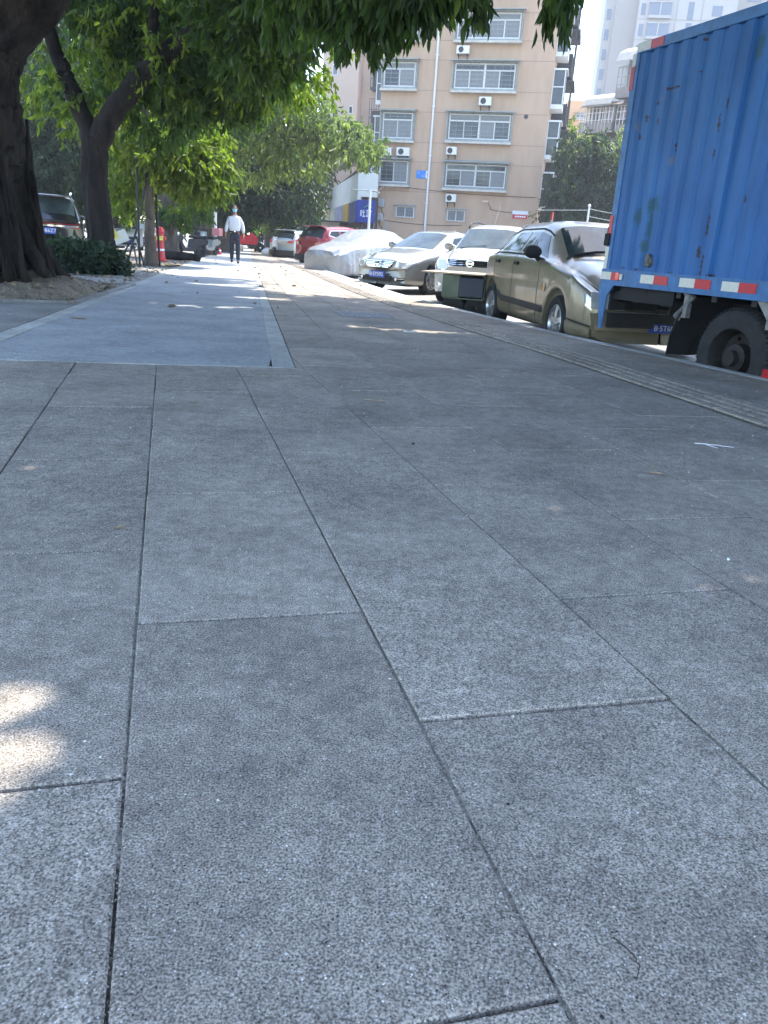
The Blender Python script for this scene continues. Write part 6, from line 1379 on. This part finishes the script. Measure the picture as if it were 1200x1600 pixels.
scooter(327, 395, 36, 255, P_GREY, 'grey scooter with a pink top box beside the white pole', box=pk)
hm = AT(282, 377, 31); he = empty('helmet', (hm[0] + .1, 31.0, .98), 0, 'round yellow helmet resting on the seat of the leftmost scooter', 'helmet')
m = MB(); m.lathe([(.001, .2), (.08, .18), (.13, .1), (.14, .0), (.12, -.08)], n=18); m.build('shell', pbr('helmet yellow', (.65, .45, .03), .3), he, smooth=True)
m = MB(); m.lathe([(.141, -.02), (.141, .04)], n=18); m.build('rim', M_BLK, he)
# the clutter at the far end of the kerb
def bag(px, py, Y, r_, h_, mt, lab, cat='bag', name='sack'):
    p = AT(px, py, Y); o = empty(name, (p[0], Y, 0), 0, lab, cat); m = MB(); rg = np.random.default_rng(int(px))
    A = []
    for i, (u, v) in enumerate(((.1, 0), (.9, .03), (1, .3), (.95, .6), (.6, .85), (.25, .95), (.3, 1.05))):
        A.append([(r_ * u * (1 + rg.uniform(-.08, .08)) * math.cos(a_), r_ * u * math.sin(a_), h_ * v) for a_ in np.linspace(0, 6.283, 15)])
    m.grid(A); m.build('bag', mt, o, smooth=True); m = MB(); m.tube([(-.02, 0, h_ * .93), (.02, 0, h_ * .97)], r_ * .3, 8); m.build('tie', M_BLK, o)
tan = pbr('tan sack', (.42, .34, .24), .8, var=(8, .2)); wsk = pbr('white sack', (.65, .65, .62), .7)
bag(417, 395, 44, .3, .4, wsk, 'white sack on the kerb at the far end of the parked row'); bag(427, 397, 42.5, .28, .55, tan, 'tan sack standing right of the white one on the far kerb'); bag(372, 390, 52, .35, .5, tan, 'tan sack on the pavement right of the walking man', )
scooter(437, 399, 41.5, 250, P_WHITE2, 'white scooter with a pink box parked against the far kerb', box=pk).pop('group', None)
# red cargo tricycle behind the man
q = AT(384, 392, 54); tri = empty('cargo_tricycle', (q[0], 54, 0), math.radians(8), 'red covered cargo tricycle just right of the walking man', 'tricycle')
m = MB(); m.prism([(-.75, .45), (.75, .45), (.8, .8), (.45, 1.25), (.1, .95), (-.4, 1.15), (-.75, .9)], -.4, .4, 'y'); m.build('tarpaulin', pbr('red tarpaulin', (.6, .02, .03), .6, var=(3, .2)), tri)
m = MB(); m.box(-.8, .8, -.42, .42, .38, .45); m.build('bed', M_DARK, tri)
for x, y in ((-.55, -.45), (-.55, .45), (.95, 0)): m = MB(); m.lathe([(.04, -.02), (.26, -.02), (.28, 0), (.26, .02), (.04, .02)], (x, y, .28), 'y', 20); m.build('wheel', M_BLK, tri)
m = MB(); m.tube([(.95, 0, .28), (.88, 0, 1.05)], .02, 6); m.tube([(.85, -.25, 1.08), (.88, 0, 1.04), (.85, .25, 1.08)], .015, 6); m.tube([(.95, 0, .5), (.4, 0, .42)], .02, 6); m.build('handlebar', M_DARK, tri)

# ================================================================== people
def person(label, px, py, Y, face, skin, top, bottom, hair, shoes, mask=None, scale=1., walk=.16, sleeves=True, belt=True, z=0., name='person'):
    """local +X is the way the person faces, +Y their left"""
    p = AT(px, py, Y); r = empty(name, (p[0], Y, z), face, label, 'person'); r.scale = (scale,) * 3
    J = {'pel': (0, 0, .93), 'sp': (0, 0, 1.12), 'ch': (.01, 0, 1.32), 'nk': (0, 0, 1.48), 'hd': (.015, 0, 1.56),
         'hl': (0, .09, .9), 'kl': (walk * .55 + .02, .095, .5), 'al': (walk * .7, .1, .1), 'hr': (0, -.09, .9), 'kr': (-walk * .2 + .03, -.095, .5), 'ar': (-walk * .9, -.1, .12),
         'sl': (0, .17, 1.37), 'el': (-.05, .25, 1.14), 'wl': (.02, .28, .9), 'sr': (0, -.17, 1.37), 'er': (.02, -.25, 1.14), 'wr': (.1, -.29, .91)}
    def skinned(nm, verts, edges, rads_, mat, root=0, sub=2, par=r):
        me = bpy.data.meshes.new(nm); me.from_pydata(verts, edges, []); o = link(nm, me, mat, par)
        o.modifiers.new('s', 'SKIN'); 
        for i, v in enumerate(me.skin_vertices[0].data): v.radius = (rads_[i], rads_[i]) if not isinstance(rads_[i], tuple) else rads_[i]; v.use_root = (i == root)
        o.modifiers['s'].use_smooth_shade = True; s_ = o.modifiers.new('u', 'SUBSURF'); s_.levels = sub; s_.render_levels = sub; return o
    V, E, R_ = [], [], []
    def v(c, rr): V.append(tuple(c)); R_.append(rr); return len(V) - 1
    pel = v(J['pel'], .12); sp = v(J['sp'], .12); ch = v(J['ch'], .13); nk = v(J['nk'], .052); hd = v(J['hd'], .055); E += [(pel, sp), (sp, ch), (ch, nk), (nk, hd)]
    for s_ in 'lr':
        sg = 1 if s_ == 'l' else -1
        h = v(J['h' + s_], .085); k = v(J['k' + s_], .056); a = v(J['a' + s_], .03); ft = v((J['a' + s_][0] + .1, J['a' + s_][1], J['a' + s_][2] - .06), .018); E += [(pel, h), (h, k), (k, a), (a, ft)]
        sh_ = v(J['s' + s_], .06); e = v(J['e' + s_], .04); w_ = v(J['w' + s_], .026); E += [(ch, sh_), (sh_, e), (e, w_)]
        pm = v(np.array(J['w' + s_]) + np.array([.02, 0, -.07]), .03); E += [(w_, pm)]; base = np.array(V[pm])
        for j, (dx_, ln) in enumerate(((.032, .075), (.011, .085), (-.011, .08), (-.03, .065))):
            f1 = v(base + np.array([dx_, 0, -.035]), .0095); f2 = v(base + np.array([dx_ + .008, -sg * .012, -.035 - ln * .5]), .009); f3 = v(base + np.array([dx_ + .01, -sg * .03, -.03 - ln * .9]), .008); E += [(pm, f1), (f1, f2), (f2, f3)]
        t1_ = v(base + np.array([.035, 0, .02]), .011); t2_ = v(base + np.array([.055, -sg * .01, -.02]), .0095); E += [(pm, t1_), (t1_, t2_)]
    skinned('body', V, E, R_, skin, 0, 1)
    # head: a shaped lattice (skull, brow, nose, chin, ears), child of the body root
    m = MB(); A = []
    for i, ph_ in enumerate(np.linspace(0, math.pi, 19)):
        row = []
        for th in np.linspace(0, 2 * math.pi, 25):
            x, y, zz = math.sin(ph_) * math.cos(th), math.sin(ph_) * math.sin(th), math.cos(ph_)
            X = x * .098; Y_ = y * .076; Z_ = zz * .12
            if zz < 0: Y_ *= 1 + zz * .28; X *= 1 + (zz * .12 if x > 0 else zz * .35)
            if x > .6: X += .022 * math.exp(-((y / .16) ** 2) - ((zz + .12) / .17) ** 2) * 1.2 - .008 * math.exp(-(((abs(y) - .38) / .18) ** 2) - ((zz - .08) / .12) ** 2) + .006 * math.exp(-((y / .35) ** 2) - ((zz + .5) / .09) ** 2)
            row.append((X + .02, Y_, Z_ + 1.655))
        A.append(row)
    m.grid(A)
    for sg in (1, -1): m.tube([(.01, sg * .072, 1.63), (.0, sg * .086, 1.655), (.005, sg * .084, 1.685)], [.012, .014, .01], 8)
    m.tube([(.0, 0, 1.47), (.01, 0, 1.6)], [.054, .05], 14)
    hdo = m.build('head', skin, r, smooth=True)
    m = MB()
    for sg in (1, -1): m.lathe([(.001, .0), (.009, -.003), (.011, -.008)], (.11, sg * .03, 1.668), 'x', 10)
    m.build('eye', M_BLK, hdo)
    m = MB(); A = []
    for ph_ in np.linspace(0, 1.75, 10):
        A.append([(.02 + math.sin(ph_) * math.cos(th) * .103, math.sin(ph_) * math.sin(th) * .081, 1.66 + math.cos(ph_) * .125) for th in np.linspace(1.0 if ph_ > .9 else 0, 5.28 if ph_ > .9 else 6.283, 25)])
    m.grid(A); m.build('hair', hair, hdo, smooth=True)
    if mask:
        m = MB(); A = []
        for zz in np.linspace(1.575, 1.66, 6):
            A.append([(.02 + math.cos(th) * (.108 + .012 * math.exp(-(th / .3) ** 2)) * (1 - max(0, 1.62 - zz) * 1.2), math.sin(th) * .08 * (1 - max(0, 1.64 - zz) * 1.6), zz) for th in np.linspace(-1.15, 1.15, 13)])
        m.grid(A); m.build('face_mask', mask, hdo, smooth=True)
    # shirt
    V, E, R_ = [], [], []
    wst = v((0, 0, .93), (.175, .135)); md = v((.02, 0, 1.1), (.2, .16)); c2 = v((.01, 0, 1.3), (.185, .14)); n2 = v((0, 0, 1.44), (.1, .08)); n3 = v((0, 0, 1.5), .062); E += [(wst, md), (md, c2), (c2, n2), (n2, n3)]
    for s_ in 'lr':
        a_ = v(np.array(J['s' + s_]) * np.array([1, .93, .985]), .1); b_ = v(J['e' + s_], .072); E += [(c2, a_), (a_, b_)]
        if sleeves: c_ = v(np.array(J['w' + s_]) + np.array([0, 0, .03]), .045); E += [(b_, c_)]
    skinned('shirt', V, E, R_, top, 0)
    V, E, R_ = [], [], []
    pl_ = v((0, 0, 1.0), (.165, .13)); pl2 = v((0, 0, .88), (.155, .12)); E.append((pl_, pl2))
    for s_ in 'lr': a_ = v((J['h' + s_][0], J['h' + s_][1] * 1.0, .78), .097); b_ = v(J['k' + s_], .08); c_ = v(np.array(J['a' + s_]) + np.array([0, 0, -.02]), .064); E += [(pl2, a_), (a_, b_), (b_, c_)]
    skinned('trousers', V, E, R_, bottom, 0)
    for s_ in 'lr':
        q = J['a' + s_]; m = MB(); zf = q[2] - .1
        m.tube([(q[0] - .06, q[1], zf + .045), (q[0] + .04, q[1], zf + .05), (q[0] + .14, q[1], zf + .036), (q[0] + .2, q[1], zf + .028)], [.042, .046, .04, .024], 12); m.build('shoe', shoes, r, smooth=True)
    if belt:
        m = MB(); m.lathe([(.152, .955), (.157, .96), (.157, .99), (.152, .995)], n=28); bo_ = m.build('belt', M_BLK, r); bo_.scale = (.84, 1.06, 1)
        m = MB(); m.box(.135, .142, -.022, .022, .96, .99, bev=.003); m.build('buckle', M_CHROME, r)
    return r
skin = pbr('skin', (.36, .2, .13), .5, var=(20, .1)); hairm = pbr('grey black hair', (.03, .028, .028), .7)
person('man in a white long-sleeved shirt, dark trousers and pale blue mask walking towards camera', 367, 405, 27.2, math.radians(-90 + 12), skin, pbr('white shirt', (.62, .62, .66), .75, var=(3, .06), bump=(14, .5, .02)), pbr('navy trousers', (.018, .024, .042), .8, bump=(12, .4, .02)), hairm, M_BLK, mask=pbr('blue face mask', (.3, .58, .68), .7), scale=1.02)
person('person in a lime green shirt standing with back turned by the red tricycle', 399, 392, 57, math.radians(60), skin, pbr('lime green shirt', (.3, .6, .06), .8), pbr('black trousers', (.02, .02, .022), .8), hairm, M_BLK, scale=1., sleeves=False, belt=False, walk=.1)

# ================================================================== small things on the pavement
def leafprop(px, py, L_, ang, mt, lab, name='fallen_leaf', curl=.3):
    p = G(px, py); r = empty(name, (p[0], p[1], .001), math.radians(ang), lab, 'leaf'); m = MB(); A = []
    for u in np.linspace(0, 1, 12):
        w_ = L_ * .2 * math.sin(math.pi * u) ** .7 + .0005; A.append([(L_ * (u - .5), w_ * s_, .004 + curl * L_ * (abs(s_) ** 2 * .35 + .25 * (2 * u - 1) ** 2)) for s_ in (-1, -.5, 0, .5, 1)])
    m.grid(A); m.build('blade', mt, r, smooth=True); m = MB(); m.tube([(L_ * .48, 0, .006 + curl * L_ * .25), (L_ * .66, .003, .012)], .0012, 5); m.build('stalk', mt, r)
def stick(px, py, pts, r_, mt, lab, ang=0, name='twig'):
    p = G(px, py); o = empty(name, (p[0], p[1], r_), math.radians(ang), lab, 'twig'); m = MB(); c = wig(pts, 6, .0008, 1); m.tube(c, rad(len(c), r_, r_ * .5), 7, jit=.1); m.build('stem', mt, o, smooth=True); return o
lb = pbr('dry tan leaf', (.34, .25, .15), .7, var=(40, .3)); tw = pbr('dry twig', (.3, .22, .14), .8, var=(60, .3)); twd = pbr('dark twig', (.05, .04, .03), .8); tww = pbr('bleached twig', (.6, .6, .62), .7)
leafprop(303, 630, .04, 160, lb, 'curled tan leaf on the left paving near the blue path')
leafprop(122, 498, .17, -12, pbr('ochre leaf', (.4, .3, .14), .7), 'long ochre leaf lying at the left of the blue path', curl=.08)
leafprop(186, 828, .035, 40, lb, 'small pinkish tan leaf on the paving at centre left')
stick(590, 628, [(-.075, .01, .002), (0, -.004, .006), (.06, -.006, .001)], .0035, tw, 'thin brown curved twig on the paving right of the curled leaf', 0)
o = stick(1110, 697, [(-.07, .02, .002), (0, 0, .004), (.1, -.03, .002)], .0035, tww, 'bleached white forked twig at the right of the paving', 4)
m = MB(); m.tube([(-.02, .006, .002), (-.004, -.035, .002), (.008, -.06, .002)], [.003, .0025, .0012], 6); m.build('side_shoot', tww, o)
stick(1025, 742, [(-.022, .004, .003), (.02, -.004, .003)], .0055, tw, 'stubby tan stick below the bleached twig', 0)
stick(985, 1500, [(-.014, .03, .001), (.004, .004, .003), (.006, -.012, .002), (-.002, -.03, .001)], .0011, twd, 'hair-thin dark twig near the bottom right of the paving', 0)
stick(640, 521, [(-.06, 0, .004), (.06, .004, .004)], .012, tww, 'white scrap lying beyond the sun patch on the paving', 0, name='paper_scrap')['category'] = 'scrap'
p = G(1137, 876); o = empty('pebble', (p[0], p[1], 0), 0, 'white chip on the right-hand paving below the stubby stick', 'pebble')
def chip(m, c, r_, rg):
    q = rg.normal(size=(6, 3)); 
    d = np.array([(1, 0, 0), (-1, 0, 0), (0, 1, 0), (0, -1, 0), (0, 0, 1), (0, 0, -1)], float) * r_ * (1 + rg.uniform(-.4, .4, (6, 1))) + q * r_ * .15; d[:, 2] *= .7
    m.add(d + np.array(c), [(0, 2, 4), (2, 1, 4), (1, 3, 4), (3, 0, 4), (2, 0, 5), (1, 2, 5), (3, 1, 5), (0, 3, 5)])
rg = np.random.default_rng(5); m = MB(); chip(m, (0, 0, .004), .006, rg); m.build('stone', M_WTXT, o)
for px, py, lab in ((941, 1591, 'small black pebble at the very bottom edge of the paving'), (794, 1258, 'small dark pebble in the middle of the near right slab'), (646, 694, 'tiny black pebble on the slab below the brown twig')):
    p = G(px, py); o = empty('pebble', (p[0], p[1], 0), 0, lab, 'pebble'); m = MB(); chip(m, (0, 0, .002), .0035 if py > 1000 else .006, rg); m.build('stone', M_BLK, o)
# grit in the joints and loose over the near slabs
m = MB()
for k in range(-2, 6):
    y = .45
    while y < 6:
        y += rg.exponential(.0045 * (1 + y * .7)) / (1.6 if k in (0, 1) else 1.)
        if y > BB(LINE(k, y)) and LINE(k, y) < STRIP(y): continue
        if math.sin(y * 9 + k * 2) + math.sin(y * 23 + k) < -.5: continue
        chip(m, (LINE(k, y) + rg.normal(0, .003), y, -.006 + rg.uniform(-.003, .004)), rg.uniform(.0006, .0022) * rg.choice([.7, 1, 1.5]) * (1 + .12 * y), rg)
tag(m.build('joint_grit', M_GRIT), 'sand grains packed in the joints between the slabs', 'grit', kind='stuff'); m = MB()
for i in range(2600):
    y = .5 + 7 * rg.random() ** 1.6; x = rg.uniform(-1.2, 1.6) * (.5 + y * .5)
    if x > KERB(y) - .2 or x < -4: continue
    chip(m, (x, y, .001), rg.uniform(.0006, .0015) * rg.choice([.7, 1, 1, 1.7]) * (1 + .25 * y), rg)
tag(m.build('loose_grit', pbr('pale chips', (.5, .48, .44), .8, var=(30, .4))), 'pale chips and grains lying loose over the paving', 'grit', kind='stuff')
m = MB()
for i in range(900):
    y = .5 + 9 * rg.random() ** 1.5; x = rg.uniform(-1.3, 1.5) * (.5 + y * .5)
    if x > KERB(y) - .2 or x < -5: continue
    chip(m, (x, y, .001), rg.uniform(.0006, .0014) * (1 + .3 * y), rg)
tag(m.build('dark_grit', M_BLK), 'dark crumbs of dirt scattered over the paving', 'grit', kind='stuff')
m = MB()
for i in range(1600):
    x = rg.uniform(-7.4, -3.7); y = rg.uniform(8.8, 12.6); z = dz(x, y)
    if z > -.03: chip(m, (x, y, z + .004), rg.uniform(.006, .03) * (.4 + rg.random()), rg)
tag(m.build('dirt_clods', M_DIRT), 'clods and crumbs of dry soil on the mound round the big trunk', 'soil', kind='stuff')
P = []; 
for i in range(900):
    q = rg.random(); y = 8.8 + rg.random() * 26; x = BL(y) - .2 - abs(rg.normal(0, 1.0)); z = .01
    if y < 12.6 and x < -4.1: z = dz(x, y) + .01
    P.append((x, y, z))
for i in range(60): y = 6 + rg.random() ** .7 * 22; P.append((rg.uniform(BL(y), KERB(y) - .2), y, .006))
P = np.array(P); D = rg.normal(size=P.shape); D[:, 2] = abs(D[:, 2]) * .12
o = leaf_mesh('leaf_litter', P, D, rg.uniform(.04, .11, len(P)), .4, pbr('dry leaf litter', (.2, .14, .08), .8, var=(2, .5)), None, rg.random(len(P)), rng=rg); tag(o, 'dry fallen leaves scattered along the left edge of the pavement', 'leaves', kind='stuff')
jm = MB()
for k in range(-4, 6):
    y = .4; row = []
    while y < 9:
        on = .5 + .5 * math.sin(y * 5.3 + k * 2.1 + 1.7 * math.sin(y * 2.1 + k)) + .25 * math.sin(y * 31 + k) + rg.normal(0, .12)
        if BB(LINE(k, y)) < y and LINE(k, y) < STRIP(y): on = -1
        z = -.016 + .0135 * min(1, max(0, on * 1.3)); x = LINE(k, y); w_ = .0042 + rg.uniform(0, .0012)
        row.append([(x - w_, y, z + rg.uniform(-.001, .001)), (x, y, z + rg.uniform(-.0015, .0008)), (x + w_, y, z + rg.uniform(-.001, .001))]); y += .004 + .004 * y
    jm.grid(row)
tag(jm.build('joint_sand', M_SAND), 'packed brown-grey sand filling parts of the long joints', 'sand', kind='stuff')
# embossed cover plate in the paving
c = G(566, 492); mc = empty('manhole_cover', (c[0], c[1], .0), math.radians(14), 'square embossed cover plate set in the paving left of the tactile strip', 'manhole cover')
m = MB(); m.box(-.32, .32, -.38, .38, -.006, .004, bev=.003); m.build('plate', M_DARK if False else pbr('stone cover', (.13, .14, .15), .7, var=(30, .3)), mc)
m = MB()
for i in range(9):
    for j in range(5):
        x = -.26 + i * .065; y = -.3 + j * .15; s_ = 1 if (i + j) % 2 else -1; m.tube([(x - .02, y - .035 * s_, .005), (x + .02, y + .035 * s_, .005)], .007, 5)
m.build('tread', pbr('pale tread', (.3, .31, .32), .6), mc)

# ================================================================== air
hz = MB(); hz.box(-300, 300, -60, 420, -1.6, 75); ho = hz.build('haze', []);  # air volume added to soften contrast, standing in for lens veil too
hm_ = bpy.data.materials.new('thin haze'); hm_.use_nodes = True; t = hm_.node_tree; t.nodes.remove(t.nodes['Principled BSDF'])
pv = N(t, 'ShaderNodeVolumePrincipled'); pv.inputs['Density'].default_value = .001; pv.inputs['Color'].default_value = (.93, .96, 1, 1); pv.inputs['Anisotropy'].default_value = .2
t.links.new(pv.outputs[0], t.nodes['Material Output'].inputs['Volume']); ho.data.materials.append(hm_); tag(ho, kind='stuff')
ho['label'] = 'thin haze over the street, added also to mimic lens veil'; ho['category'] = 'haze'
